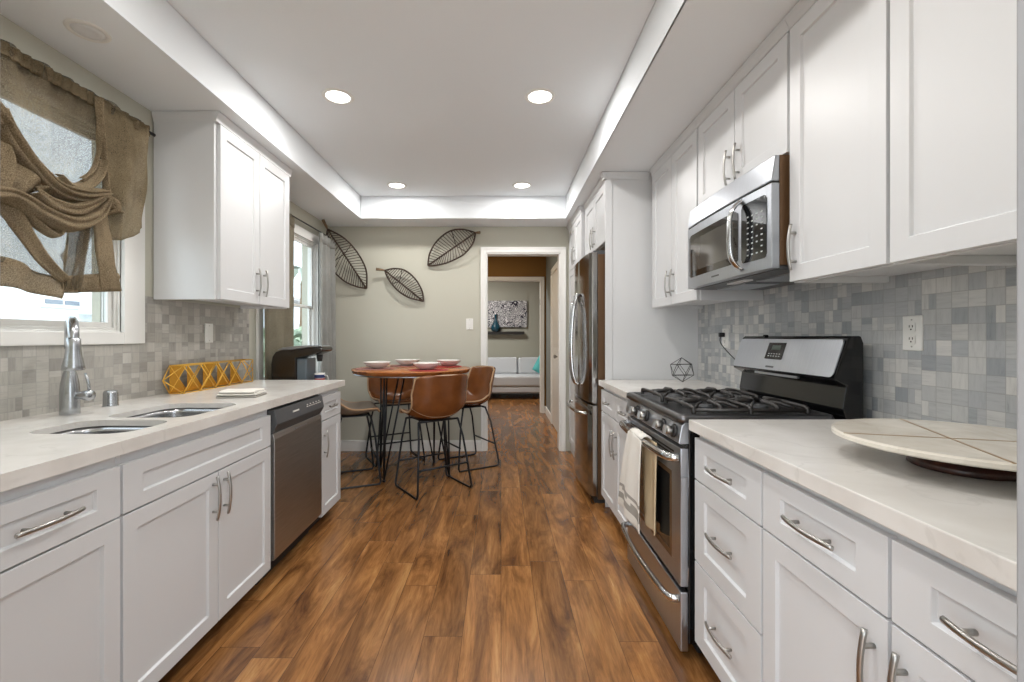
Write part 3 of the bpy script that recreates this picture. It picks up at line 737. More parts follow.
# cooktop
m_ = MB()
L = []
for ins, z in ((.0, .898), (.0, .915), (.004, .924), (.014, .928), (.03, .927), (.038, .918), (.05, .914)):
    L.append([(x, y, z) for x, y in rrect(-.004 + ins, RWd + .004 - ins, -.040 + ins, .56 - ins, max(.012, .028 - ins * .3))])
m_.loft(L, True, True)
ct = m_.build('cooktop', mat('smoky_steel', rgb(112, 112, 114), .28, 1.0), t)
def burner(x, y, r):
    m_ = MB(); m_.lathe([(r * 1.25, 0), (r * 1.2, .006), (r * .9, .010), (r * .9, .018)], (x, y, .914), 24); bb = m_.build('burner', NICKEL, t)
    MB().lathe([(r * .95, .018), (r, .021), (r, .027), (r * .85, .030), (0, .031)], (x, y, .908), 24, cap1=False).build('burner_cap', GREYP, bb)
bx = (.20, RWd - .185); by = (.145, .365)
for i, x in enumerate(bx):
    for j, y in enumerate(by): burner(x, y, (.040, .032)[(i + j) % 2])
for x in bx:
    m_ = MB(); hw = .145; za = .950
    y0, y1 = .035, .475
    def bar(p, q, r=.0085): m_.tube([p, q], r, 6, flat=1.25)
    # arched outer frame
    for yy in (y0, (y0 + y1) / 2, y1):
        m_.tube(smooth_path([(x - hw, yy, .922), (x - hw, yy, .940), (x - hw + .03, yy, za), (x + hw - .03, yy, za), (x + hw, yy, .940), (x + hw, yy, .922)], 4), .0085, 6)
    for xx in (x - hw, x + hw): bar((xx, y0, .938), (xx, y1, .938), .0065)
    for yc in by:
        for k in range(4):
            a = PI / 4 + k * PI / 2 if False else k * PI / 2
            dx, dy = math.cos(a), math.sin(a)
            R0 = .028; R1 = hw if k % 2 == 0 else .105
            m_.tube([(x + dx * R0, yc + dy * R0, .955), (x + dx * (R0 + .02), yc + dy * (R0 + .02), .957), (x + dx * R1 * .8, yc + dy * R1 * .8, .954), (x + dx * R1, yc + dy * R1, .942)], .0078, 6, flat=1.3)
        for k in range(4):
            a = PI / 4 + k * PI / 2; dx, dy = math.cos(a), math.sin(a)
            m_.tube([(x + dx * .045, yc + dy * .045, .954), (x + dx * .09, yc + dy * .08, .953), (x + dx * .15, yc + dy * .12, .942)], .0055, 6, flat=1.3)
    m_.build('grate', GRATE, t)
# backguard
yb = RDp
m_ = MB(); m_.prism([(yb - .065, .90), (yb - .072, .925), (yb - .078, .95), (yb - .064, 1.035), (yb - .108, 1.058), (yb - .110, 1.066), (yb - .058, 1.218), (yb - .048, 1.226), (yb - .01, 1.226), (yb, 1.20), (yb, .90)], 'x', -.008, RWd + .008)
bg = m_.build('backguard', BLACK, t, bevel=.005)
def panel_pt(x, s): # s 0..1 up along the slanted face
    return (x, lerp(yb - .1105, yb - .0598, s) - .003, lerp(1.066, 1.217, s) + .001)
m_ = MB(); pl = rrect(.012, RWd - .010, .03, .95, .03)
pl = [(x, s) for x, s in [(p[0], p[1]) for p in rrect(.004, RWd + .002, .004, .150, .016)]]
A = [panel_pt(x, s / .155) for x, s in pl]; B = [(x, y - .005, z - .0015) for x, y, z in A]
m_.loft([A, B], False, True, smooth=False); pnl = m_.build('control_fascia', STEELH, bg)
def decal(parent, name, m, x0, x1, s0, s1, lift=.0065, r=None):
    mm = MB(); P = [panel_pt(x, s) for x, s in ((x0, s0), (x1, s0), (x1, s1), (x0, s1))]
    A = [(x, y - .0048, z - .0015) for x, y, z in P]; B = [(x, y - lift, z - .002) for x, y, z in P]
    mm.loft([A, B], False, True, smooth=False); return mm.build(name, m, parent)
dp = decal(pnl, 'clock_display', BLACK, .265, .395, .36, .86)
m_ = MB()
for i in range(5):
    for j in range(2):
        x = .285 + i * .02; s = .44 + j * .07
        P = [panel_pt(a, q) for a, q in ((x, s), (x + .01, s), (x + .01, s + .025), (x, s + .025))]
        m_.loft([[(a, y - .0064, z - .002) for a, y, z in P], [(a, y - .0072, z - .002) for a, y, z in P]], False, True, smooth=False)
decal(pnl, 'nameplate', GREYP, .295, .355, .10, .15)
GREYL = mat('pale_print', rgb(190, 195, 195), .5)
m_.build('display_buttons', GREYL, pnl)
decal(pnl, 'display_readout', mat('grey_lcd', rgb(70, 84, 74), .3), .30, .365, .64, .78, .0075)
MB().box(.18, .50, yb - .100, yb - .088, 1.044, 1.054).build('vent_lip', STEELH, bg)
# a gas knob bump on the top
MB().lathe([(.012, 0), (.012, .006), (0, .008)], (.19, yb - .05, 1.226), 12).build('screw_cap', BLACK, bg)

# towel on the oven handle
def towel_on_handle():
    t = thing('dish_towel', 'cream dish towel with grey stripes hanging over the oven door handle', 'towel', (.632, 2.045, .762))
    # world axes: x = -depth; handle bar runs along y
    def face(xs, y0t, y1t, y0b, y1b, ztop, zbot, m, name, strip=False, ph=0):
        rows = []; nr, nc = 26, 26
        for i in range(nr + 1):
            s = i / nr; row = []
            for j in range(nc + 1):
                q = j / nc
                y = lerp(lerp(y0t, y1t, q), lerp(y0b, y1b, q), s ** .8)
                z = lerp(ztop, zbot, s) + .006 * math.sin(q * 5 + ph)
                x = xs(s) + .010 * math.sin(q * PI * 3 + ph) * (.35 + .65 * s)
                row.append((x, y, z))
            rows.append(row)
        mb = MB(); mb.grid(rows); 
        for f_ in mb.bm.faces:
            zc = f_.calc_center_median().z
            if strip and (zbot + .045 < zc < zbot + .085 or zbot + .105 < zc < zbot + .125): f_.material_index = 1
        return mb.build(name, [m, STRIPE], t, solid=.007, offset=0, sub=1)
    face(lambda s: -.024 - .012 * math.sin(s * 2), 0.10, -.09, .25, -.10, .016, -.392, TOWELW, 'front_layer', True)
    face(lambda s: .024 + .004 * s, .07, -.16, .04, -.14, .016, -.385, TOWELB, 'back_layer', False, 1.3)
    mb = MB(); rows = []
    for i in range(9):
        a = PI * i / 8; rows.append([(-.022 * math.cos(a), y, .014 + .014 * math.sin(a)) for y in (.085, .04, 0, -.04, -.09)])
    mb.grid(rows); mb.build('fold_over_bar', TOWELW, t, solid=.006, offset=0)
    return t
towel_on_handle()

# ------------------------------------------------------------------ microwave
MW = .752
t = thing('microwave', 'stainless over-the-range microwave with a tall bowed handle', 'microwave', (1.035, 2.422, 1.478), LZ)
MD = WR - .01 - 1.035
MH = .422
MB().box(0.002, MW - .002, .0, MD, .012, MH).build('body', BRONZ, t, bevel=.002)
m_ = MB()
n = 16
def bulge(x): q = (x / MW - .5) * 2; return -.012 * (1 - q * q)
# lower front (door + panel) and arched vent strip, both gently bowed
def bowed(mb, x0, x1, za, zb, yb_, yfo, n=14, slope=0.0):
    rows = []
    for i in range(n + 1):
        x = lerp(x0, x1, i / n); f_ = bulge(x) + yfo
        rows.append([(x, yb_, za), (x, f_, za), (x, f_ + slope, zb), (x, yb_, zb)])
    mb.loft(rows, True, True, closed=True, smooth=False)
bowed(m_, .0, MW, .0, .318, .0, -.030); dr = m_.build('door', STEELH, t, bevel=.003)
m_ = MB(); bowed(m_, .0, MW, .325, MH, .0, -.030, slope=.014); m_.build('vent_strip', STEELH, t, bevel=.004)
MB().box(.003, MW - .003, -.026, 0, .318, .325).build('shadow_gap', BLACK, t)
def glassy(mb, x0, x1, za, zb, lift, r=.012, n=10):
    rows = []; N_ = 22
    for i in range(N_ + 1):
        x = lerp(x0, x1, i / N_); e = max(0, r - min(x - x0, x1 - x)); c_ = r - math.sqrt(max(0, r * r - e * e)); f_ = bulge(x) - .030
        rows.append([(x, f_ + .001, za + c_), (x, f_ - lift, za + c_), (x, f_ - lift, zb - c_), (x, f_ + .001, zb - c_)])
    mb.loft(rows, True, True, closed=True, smooth=False)
m_ = MB(); glassy(m_, .03, .535, .055, .275, .0022); wn_ = m_.build('window', mat('smoked_glass', rgb(40, 38, 35), .04, spec=1.0), dr)
m_ = MB(); glassy(m_, .075, .50, .085, .245, .0030); m_.build('inner_window', mat('smoked_mesh_glass', rgb(84, 82, 78), .06, spec=1.0), wn_)
m_ = MB(); glassy(m_, .560, .725, .045, .285, .0022, .018); kp = m_.build('keypad', GLASSB, dr)
m_ = MB()
for i in range(4):
    for j in range(8):
        x = .602 + i * .03; z = .07 + j * .022; f_ = bulge(x) - .0335
        if random.random() < .9: m_.box(x, x + .010, f_, f_ + .002, z, z + .005)
m_.build('key_marks', GREYL, kp)
m_ = MB(); m_.box(.3, .37, bulge(.33) - .0312, bulge(.33) - .029, .024, .031); m_.build('nameplate', GREYP, dr)
# tall bow handle, a flat strap standing proud of the door
cx_, cz_ = .552, .165
pts = smooth_path([(cx_ + .004, -.040, cz_ - .140), (cx_ + .002, -.060, cz_ - .125), (cx_, -.082, cz_ - .085), (cx_, -.088, cz_), (cx_, -.082, cz_ + .085), (cx_ + .002, -.060, cz_ + .125), (cx_ + .004, -.040, cz_ + .140)], 6)
MB().tube(pts, .0085, 12, flat=1.9, up=(1, 0, 0)).build('handle', CHROME, dr)
m_ = MB(); m_.box(.01, MW - .01, .0, MD - .01, -.004, .012); ub = m_.build('underside', GREYP, t, bevel=.002)
m_ = MB()
for x0 in (.06, .42):
    m_.box(x0, x0 + .27, .10, .26, -.010, -.003)
m_.build('grease_filter', STEELH, ub)
MB().box(.30, .45, .03, .07, -.009, -.003).build('work_light', LENSOFF, ub)

# ------------------------------------------------------------------ refrigerator
t = thing('refrigerator', 'stainless french door refrigerator with bottom freezer and curved handles', 'refrigerator', (.71, 4.045, 0), LZ)
FW = .76
MB().box(.01, FW - .01, .0, .69, .03, 1.83).build('body', BRONZ, t, bevel=.004)
MB().box(.03, FW - .03, -.02, .6, .0, .045).build('base_grille', BLACKM, t)
FST = mat('polished_fridge_steel', rgb(170, 168, 166), 0.16, 1.0, noise_amt=.04, noise_scale=5, stretch=(1, 1, 40))
def fdoor(x0, x1, z0, z1, nm):
    rows = []; n = 10
    for i in range(n + 1):
        q = i / n; x = lerp(x0, x1, q)
        gq = (x / FW - .5) * 2; edge = min(1, min(q, 1 - q) * 9)
        y = -.055 - .022 * (1 - gq * gq) - .012 * math.sin(edge * PI / 2) + .012
        rows.append([(x, -.004, z0), (x, y, z0), (x, y, z1), (x, -.004, z1)])
    m_ = MB(); m_.loft(rows, True, True, True, smooth=False); return m_.build(nm, FST, t, bevel=.006)
d1_ = fdoor(.004, FW / 2 - .002, .735, 1.845, 'upper_door'); d2_ = fdoor(FW / 2 + .002, FW - .004, .735, 1.845, 'upper_door'); fz = fdoor(.004, FW - .004, .055, .722, 'freezer_drawer')
def vhandle(x, par, bend):
    pts = smooth_path([(x, -.085, 1.56), (x + bend * .02, -.105, 1.545), (x + bend * .0, -.128, 1.42), (x, -.142, 1.2), (x, -.138, 1.0), (x, -.115, .87), (x, -.085, .84)], 5)
    MB().tube(pts, .013, 10, flat=1.15, up=(1, 0, 0)).build('handle', CHROME, par)
vhandle(FW / 2 - .035, d1_, -1); vhandle(FW / 2 + .035, d2_, 1)
pts = smooth_path([(.06, -.075, .655), (.07, -.108, .655), (.18, -.135, .655), (.38, -.146, .655), (.58, -.135, .655), (.69, -.108, .655), (.70, -.075, .655)], 5)
MB().tube(pts, .014, 10, up=(0, 0, 1)).build('handle', CHROME, fz)
for hx in (.05, FW - .05): MB().box(hx - .03, hx + .03, -.03, .06, 1.83, 1.858).build('hinge_cover', GREYP, t, bevel=.003)
m_ = MB(); m_.box(.07, .16, -.083, -.078, 1.12, 1.32); 

# ------------------------------------------------------------------ outlets and switches
def wall_plate(name, label, loc, axis, kind, cat='outlet'):
    """axis: outward normal"""
    rz = {'+x': PI / 2, '-x': -PI / 2, '-y': 0}[axis]
    t = thing(name, label, cat, loc, rz)
    m_ = MB(); m_.loft([[(x, 0, z) for x, z in rrect(-.037, .037, -.06, .06, .004)], [(x, -.004, z) for x, z in rrect(-.037, .037, -.06, .06, .004)], [(x, -.006, z) for x, z in rrect(-.034, .034, -.057, .057, .004)]], False, True, smooth=False)
    p_ = m_.build('cover_plate', PLASTW, t)
    if kind == 'outlet':
        for s in (-1, 1):
            o = MB().loft([[(x, -.005, z) for x, z in rrect(-.016, .016, s * .021 - .016, s * .021 + .016, .006)], [(x, -.0085, z) for x, z in rrect(-.016, .016, s * .021 - .016, s * .021 + .016, .006)]], False, True, smooth=False).build('receptacle', PLASTW, t)
            mm = MB()
            for dx in (-.006, .006): mm.box(dx - .001, dx + .001, -.0095, -.008, s * .021 - .001, s * .021 + .007)
            mm.lathe([(.0025, -.0095), (.0025, -.008)], (0, 0, s * .021 - .008), 10, 'y'); mm.build('slot', SLOT, o)
    else:
        MB().box(-.016, .016, -.008, -.005, -.033, .033).build('rocker' if kind == 'rocker' else 'toggle_plate', PLASTW, t, bevel=.001)
        if kind == 'toggle': MB().box(-.005, .005, -.018, -.006, -.002, .014).build('toggle', PLASTW, t, bevel=.001)
    m2 = MB()
    for s in (-1, 1): m2.lathe([(.003, -.0068), (.003, -.006)], (0, 0, s * .046), 10, 'y')
    m2.build('screws', NICKEL, t)
    return t
wall_plate('wall_outlet', 'white double outlet on the grey tile above the marble board', (WR - .008, 1.545, 1.235), '-x', 'outlet')
wall_plate('light_switch', 'white rocker switch on the tile above the gold rack', (WL + .008, 2.81, 1.246), '+x', 'rocker', 'switch')
o_ = wall_plate('wall_outlet', 'white outlet with a black plug on the tile beyond the range', (WR - .008, 2.835, 1.215), '-x', 'outlet')
wall_plate('light_switch', 'white toggle switch on the far wall left of the hall doorway', (-.337, WB, 1.36), '-y', 'toggle', 'switch')
t = thing('power_cord', 'black plug and thin cord running from the outlet down behind the range', 'cord', (WR - .02, 2.835, 1.236))
MB().box(-.03, .002, -.012, .012, -.014, .014).build('plug', BLACKM, t, bevel=.004)
MB().tube(smooth_path([(-.02, 0, -.01), (-.026, -.01, -.05), (-.012, -.08, -.11), (-.008, -.22, -.18), (-.010, -.36, -.26), (-.012, -.42, -.34)], 5), .003, 6).build('cable', BLACKM, t)

# ------------------------------------------------------------------ marble board on the right counter
t = thing('lazy_susan', 'round cream marble board with brass inlay lines on a dark wooden foot', 'serving board', (1.09, 1.055, .915), math.radians(0))
m_ = MB(); r = .255
m_.lathe([(.0, .055), (r - .006, .055), (r, .059), (r, .067), (r - .005, .071), (0, .071)], (0, 0, 0), 72, cap0=False, cap1=False); bd = m_.build('board', MARBLE, t)
for o_ in [bd]:
    for p in o_.data.polygons: p.use_smooth = False
ax = Vector((.3276, -.094, 0)).normalized(); ay = Vector((-.165, -.391, 0)).normalized(); cc = Vector((-.043, -.006, 0))
for q, nm in ((ax, 'inlay'), (ay, 'inlay')):
    bq = cc.dot(q); disc = math.sqrt(max(0, bq * bq - (cc.dot(cc) - (r - .003) ** 2)))
    p0 = cc + q * (-bq - disc); p1 = cc + q * (-bq + disc); nrm = Vector((-q.y, q.x, 0)) * .0028
    m_ = MB(); m_.loft([[p0 - nrm + Vector((0, 0, .0705)), p0 + nrm + Vector((0, 0, .0705)), p0 + nrm + Vector((0, 0, .0716)), p0 - nrm + Vector((0, 0, .0716))], [p1 - nrm + Vector((0, 0, .0705)), p1 + nrm + Vector((0, 0, .0705)), p1 + nrm + Vector((0, 0, .0716)), p1 - nrm + Vector((0, 0, .0716))]], smooth=False); m_.build('inlay', INLAY, bd)
MB().lathe([(.10, 0), (.105, .004), (.10, .018), (.085, .026), (.09, .04), (.14, .050), (.145, .0545), (0, .0545)], (.0, 0, 0), 48, cap1=False).build('foot', DWOOD, t)

# wire polyhedron
t_r = .082
phi = (1 + 5 ** .5) / 2; V = []
for s1 in (-1, 1):
    for s2 in (-1, 1): V += [(0, s1, s2 * phi), (s1, s2 * phi, 0), (s2 * phi, 0, s1)]
V = [Vector(v_).normalized() * t_r for v_ in V]
Rm = Matrix.Rotation(.45, 3, 'Z') @ Matrix.Rotation(.5, 3, 'X'); V = [Rm @ v_ for v_ in V]; mz = min(v_.z for v_ in V)
m_ = MB()
for i in range(12):
    for j in range(i):
        if (V[i] - V[j]).length < t_r * 1.1: m_.tube([V[i] - Vector((0, 0, mz)), V[j] - Vector((0, 0, mz))], .0018, 6)
tag(m_.build('wire_ornament', BLACKM, None, (1.235, 3.07, .917)), 'black wire geometric ornament on the counter against the fridge panel', 'ornament')

# ------------------------------------------------------------------ gold rack and folded towel on left counter
t = thing('wire_basket', 'gold geometric wire basket with crossed triangles along the tile by the sink', 'basket', (-1.755, 2.43, .917))
Lr = .68; nseg = 5; hh = .150; dd = .105
# local: y along wall, x towards the room
def ft(k): return (.040, Lr * k / nseg, hh)
def fb(k): return (.040, Lr * k / nseg, 0.0)
def bt(k): return (-.035, Lr * k / nseg, hh)
def bb_(k): return (-.035, Lr * k / nseg, 0)
rw = .0030
m_ = MB()
for A_, B_ in ((ft, fb), (bt, bb_)):
    m_.tube([A_(0), A_(nseg)], rw, 6); m_.tube([B_(0), B_(nseg)], rw, 6)
    for k in range(nseg):
        m_.tube([A_(k), B_(k + 1)], rw, 6); m_.tube([B_(k), A_(k + 1)], rw, 6)
for k in (0, nseg):
    m_.tube([ft(k), bt(k)], rw, 6); m_.tube([fb(k), bb_(k)], rw, 6)
e0 = (.0, -.095, hh * .52); e1 = (.0, Lr + .07, hh * .52)
for k, e in ((0, e0), (nseg, e1)):
    for p in (ft(k), fb(k), bt(k), bb_(k)): m_.tube([p, e], rw, 6)
m_.build('wire_frame', GOLD, t)
m_ = MB()
for k in range(nseg):
    a = Lr * k / nseg; c_ = Lr * (k + 1.0) / nseg; mid = (a + c_) / 2
    m_.prism([(a, hh - .003), (mid, hh * .5), (a, .003)], 'x', -.0355, -.0340)
    if k in (0, 2): m_.prism([(a, hh - .003), (c_, hh - .003), (mid, hh * .5)], 'x', -.0355, -.0340)
    m_.prism([(a, .003), (mid, hh * .5), (c_, .003)], 'x', -.0355, -.0340)
m_.prism([(0, .001), (Lr, .001), (Lr, .003), (0, .003)], 'x', -.034, .0)
m_.build('gold_panels', GOLDP, t)

t = thing('folded_napkin', 'folded white and grey cloth napkin on the counter beside the gold basket', 'napkin', (-1.34, 2.33, .916), math.radians(8))
def folded(m_, w_, d_, z, th, ph):
    rows = []
    for i in range(15):
        x = lerp(-w_ / 2, w_ / 2, i / 14)
        rows.append([(x, lerp(-d_ / 2, d_ / 2, j / 10), z + th * (.9 + .10 * math.sin(x * 40 + ph + j * .4)) * (1 - (abs(j / 5 - 1)) ** 6 * .5)) for j in range(11)])
    m_.grid(rows)
    base = [[(p[0], p[1], z + .0005) for p in rw_] for rw_ in rows]
    m_.grid(base); n = len(rows)
    for i in range(n - 1):
        for j in (0, 10):
            vs = [m_.v(rows[i][j]), m_.v(rows[i + 1][j]), m_.v(base[i + 1][j]), m_.v(base[i][j])]; m_.f(vs)
    for j in range(10):
        for i in (0, n - 1):
            m_.f([m_.v(rows[i][j]), m_.v(rows[i][j + 1]), m_.v(base[i][j + 1]), m_.v(base[i][j])])
m_ = MB(); folded(m_, .19, .15, .0, .012, 0); m_.build('lower_fold', STRIPE, t, bevel=.002)
m_ = MB(); folded(m_, .185, .145, .012, .012, 1.5); m_.build('middle_fold', TOWELW, t, bevel=.002)
m_ = MB(); folded(m_, .17, .14, .024, .012, 2.5); m_.build('upper_fold', TOWELW, t, bevel=.002)

# ------------------------------------------------------------------ coffee machine on a small cart past the counter
t = thing('side_table', 'small dark side table under the window carrying the coffee machine', 'table', (-1.53, 3.45, 0))
MB().box(-.17, .17, -.13, .13, .80, .825).build('table_top', BLACKM, t, bevel=.003)
for sx in (-.15, .07):
    for sy in (-.11, .11): MB().box(sx - .012, sx + .012, sy - .012, sy + .012, 0, .80).build('leg', BLACKM, t)
MB().box(-.15, .07, -.11, .11, .25, .265).build('shelf', BLACKM, t)
t = thing('coffee_maker', 'black coffee maker with a silver lid and overhanging brew head by the window', 'coffee maker', (-1.540, 3.45, .826))
CM = mat('glossy_black_plastic', rgb(36, 30, 24), .22); CMG = mat('grey_blue_plastic', rgb(96, 108, 116), .3)
m_ = MB(); m_.prism([(-.17, 0), (.015, 0), (.015, .265), (-.02, .30), (-.09, .30), (-.14, .285), (-.165, .25), (-.175, .19)], 'y', -.10, .10); m_.build('housing', CM, t, bevel=.012, seg=3)
m_ = MB(); m_.box(.012, .085, -.085, .085, .0, .235); m_.build('column', CMG, t, bevel=.006)
m_ = MB(); m_.prism([(.0, .245), (.02, .235), (.13, .262), (.205, .285), (.215, .305), (.20, .32), (.12, .318), (-.02, .30)], 'y', -.105, .105); m_.build('brew_head', CM, t, bevel=.008)
m_ = MB(); m_.prism([(-.13, .300), (-.09, .318), (.02, .330), (.10, .334), (.195, .330), (.20, .322), (.10, .318), (-.02, .302)], 'y', -.09, .09); m_.build('lid', STEELH, t, bevel=.004)
MB().box(.085, .215, -.085, .085, .0, .02).build('drip_tray', BLACKM, t, bevel=.003)
MB().lathe([(.018, .21), (.022, .235), (.024, .262)], (.15, 0, 0), 16).build('nozzle', BLACKM, t)
t = thing('coffee_mug', 'white mug with red and blue pattern on the coffee maker tray', 'mug', (-1.390, 3.45, .847))
MB().lathe([(.030, 0), (.036, .006), (.038, .10), (.0355, .10), (.033, .008), (0, .006)], (0, 0, 0), 24, cap1=False).build('cup', PLATE, t)
m_ = MB(); m_.lathe([(.0379, .028), (.0384, .032), (.0386, .055), (.0383, .06)], (0, 0, 0), 24, cap0=False, cap1=False); m_.build('red_band', mat('red_print', rgb(168, 44, 42), .4), t)
m_ = MB(); m_.lathe([(.0384, .064), (.0389, .068), (.0390, .085), (.0386, .088)], (0, 0, 0), 24, cap0=False, cap1=False); m_.build('blue_band', mat('blue_print', rgb(54, 66, 110), .4), t)
MB().tube(smooth_path([(.036, 0, .08), (.058, 0, .078), (.064, 0, .05), (.052, 0, .025), (.036, 0, .022)], 4), .004, 8).build('handle', PLATE, t)

# ------------------------------------------------------------------ dining table
TC = Vector((-.80, 4.06, 0)); TZ = .942
t = thing('dining_table', 'round counter-height wooden table on black rod legs', 'table', TC)
Rt = .525
m_ = MB(); m_.lathe([(0, TZ - .038), (Rt - .03, TZ - .038), (Rt - .012, TZ - .032), (Rt - .006, TZ - .014), (Rt, TZ - .008), (Rt, TZ - .003), (Rt - .004, TZ), (0, TZ)], (0, 0, 0), 72, cap0=False, cap1=False)
m_.build('table_top', TWOOD, t)
m_ = MB(); m_.lathe([(Rt - .05, TZ - .046), (Rt - .02, TZ - .046), (Rt - .012, TZ - .038), (Rt - .05, TZ - .038)], (0, 0, 0), 64, cap0=False, cap1=False); m_.build('metal_rim', STEELH, t)
for (fx, fy_) in ((-.185, -.275), (.15, .30), (-.33, .15), (.35, -.14)):
    ft_ = Vector((fx, fy_, .008)); d = ft_.normalized(); d.z = 0; s_ = Vector((-d.y, d.x, 0)); up = Vector((0, 0, TZ - .04))
    m_ = MB()
    for (aa, bb2) in ((-.11, .05), (.0, -.08), (.11, .05)):
        m_.tube([up + Vector((fx, fy_, 0)) * .75 + s_ * aa - d * bb2, ft_], .0075, 8)
    pl_ = up + Vector((fx, fy_, 0)) * .75
    m_.tube([ft_ + Vector((0, 0, -.004)), ft_ + Vector((0, 0, .012))], .014, 10)
    m_.build('leg', ROD, t)

# placemats and bowls
bowl_pos = [((-1.09, 3.96), 'white bowl at the left edge of the round table'), ((-.905, 4.36), 'white bowl at the far side of the round table'),
            ((-.635, 3.83), 'white bowl on the near side of the round table, behind the front stool'), ((-.495, 4.28), 'white bowl on the red placemat nearest the hall doorway')]
bowl0 = mat0 = None
for (x, y), lab in bowl_pos:
    if bowl0 is None:
        m_ = MB(); prof = [(.0, .004), (.045, .0), (.052, .003), (.075, .014), (.100, .032), (.117, .052), (.1185, .055), (.1165, .056), (.097, .038), (.072, .020), (.045, .010), (0, .008)]
        m_.lathe(prof, (0, 0, 0), 48, cap0=False, cap1=False); bowl0 = m_.build('bowl', PLATE, None, (x, y, TZ + .006)); o = bowl0
        m_ = MB(); m_.lathe([(0, 0), (.182, 0), (.185, .002), (.182, .004), (0, .004)], (0, 0, 0), 48, cap0=False, cap1=False); mat0 = m_.build('placemat', RED, None, (x, y, TZ + .0005)); p_ = mat0
    else:
        o = bowl0.copy(); COL.objects.link(o); o.location = (x, y, TZ + .006); p_ = mat0.copy(); COL.objects.link(p_); p_.location = (x, y, TZ + .0005)
    tag(o, lab, 'bowl', 'white bowls on the round table'); 
    d = (Vector((x, y, 0)) - TC); d = d * (.325 / d.length); p_.location = (TC.x + d.x, TC.y + d.y, TZ + .0005)
    if 'left edge' in lab or 'far side' in lab:
        if p_.data.users > 1 or p_ is mat0: p_.data = p_.data.copy()
        p_.data.materials[0] = ROSE
    else: p_.data = p_.data.copy(); p_.data.materials[0] = RED
    p_.scale = (.9, .9, 1)
    tag(p_, ('round rose placemat under the ' if p_.data.materials[0] is ROSE or p_.data.materials[0] == ROSE else 'round red placemat under the ') + lab.split(' of the round')[0].replace(' on the red placemat nearest the hall doorway', ' nearest the hall doorway'), 'placemat', 'round placemats')

# ------------------------------------------------------------------ bar stools
def shell_mb(low=1.0):
    prof = [(.215, .588), (.19, .600), (.12, .588), (.03, .572), (-.06, .570), (-.13, .588), (-.175, .63), (-.205, .70), (-.225, .79), (-.240, .87), (-.247, .915), (-.248, .925)]
    prof = [(a, b_ if b_ < .63 else .63 + (b_ - .63) * low) for a, b_ in prof]
    P = smooth_path([(a, b_, 0) for a, b_ in prof], 3)
    n = len(P); rows = []
    for i, p in enumerate(P):
        u = i / (n - 1); y, z = p[0], p[1]
        hw = interp([(0, .20), (.3, .225), (.5, .235), (.7, .24), (.88, .228), (.95, .215), (1, .185)], u)
        lift = interp([(0, .015), (.25, .050), (.45, .085), (.6, .05), (.75, .0), (1, -.012)], u)
        wrap = interp([(0, -.02), (.3, .0), (.5, .05), (.7, .10), (.88, .085), (1, .06)], u)
        row = []
        for j in range(17):
            s = -1 + 2 * j / 16; a = abs(s)
            row.append((hw * s, y + wrap * a ** 2.4, z + lift * a ** 2.6))
        rows.append(row)
    return rows
def make_stool(label, low=1.0, LEATH=LEATH):
    t = thing('bar_stool', label, 'stool', (0, 0, 0), 0, 'leather bar stools round the table')
    rows = shell_mb(low); m_ = MB(); m_.grid(rows)
    sh = m_.build('seat_shell', LEATH, t, solid=.022, offset=0, sub=1)
    rim = [r_[0] for r_ in rows] + rows[-1][1:-1] + [r_[-1] for r_ in reversed(rows)] + rows[0][1:-1][::-1]
    MB().tube(rim, .0085, 6, closed=True).build('piping', LEATHE, sh)
    m_ = MB(); row = rows[16]; m_.tube([(p[0], p[1] - .012, p[2] - .004) for p in row], .003, 6); m_.build('seam', LEATHE, sh)
    # frame: two sled sides and rails
    for s in (-1, 1):
        xb, xt = s * .235, s * .175
        pts = [(xt, .13, .565), (s * .195, .165, .40), (xb, .205, .03), (xb, .195, .008), (xb, .17, .006), (xb, -.17, .006), (xb, -.205, .012), (xb, -.215, .035), (s * .195, -.15, .42), (xt, -.10, .560)]
        MB().tube(pts, .0085, 8).build('sled_leg', ROD, t)
    for y, z, x in ((.18, .21, .217), (-.187, .21, .217)):
        MB().tube([(-x, y, z), (x, y, z)], .0075, 8).build('foot_rail', ROD, t)
    m_ = MB(); m_.tube([(-.175, .13, .562), (.175, .13, .562)], .0085, 8); m_.tube([(-.175, -.10, .558), (.175, -.10, .558)], .0085, 8)
    m_.box(-.13, .13, -.09, .12, .556, .562); m_.build('seat_bracket', ROD, t)
    return t
def face_to(dx, dy): return math.atan2(dy, dx) - PI / 2       # local +y is the stool's front
st = make_stool('brown leather bar stool with its back to the camera, nearest the kitchen')
st.location = (-.555, 3.665, 0); st.rotation_euler.z = face_to(-.58, .81)
s2 = copy_tree(st); s2.location = (-.325, 4.36, 0); s2.rotation_euler.z = face_to(-.86, -.51); s2['label'] = 'brown leather bar stool in front of the hall doorway, facing left'
s3 = copy_tree(st); s3.location = (-1.06, 4.50, 0); s3.rotation_euler.z = face_to(.50, -.87); s3['label'] = 'brown leather bar stool behind the round table, facing the camera'
s4 = make_stool('', .62, LEATHG); s4.location = (-1.275, 3.86, 0); s4.rotation_euler.z = face_to(.92, .39); s4['label'] = 'taupe bar stool half hidden by the end of the left counter'

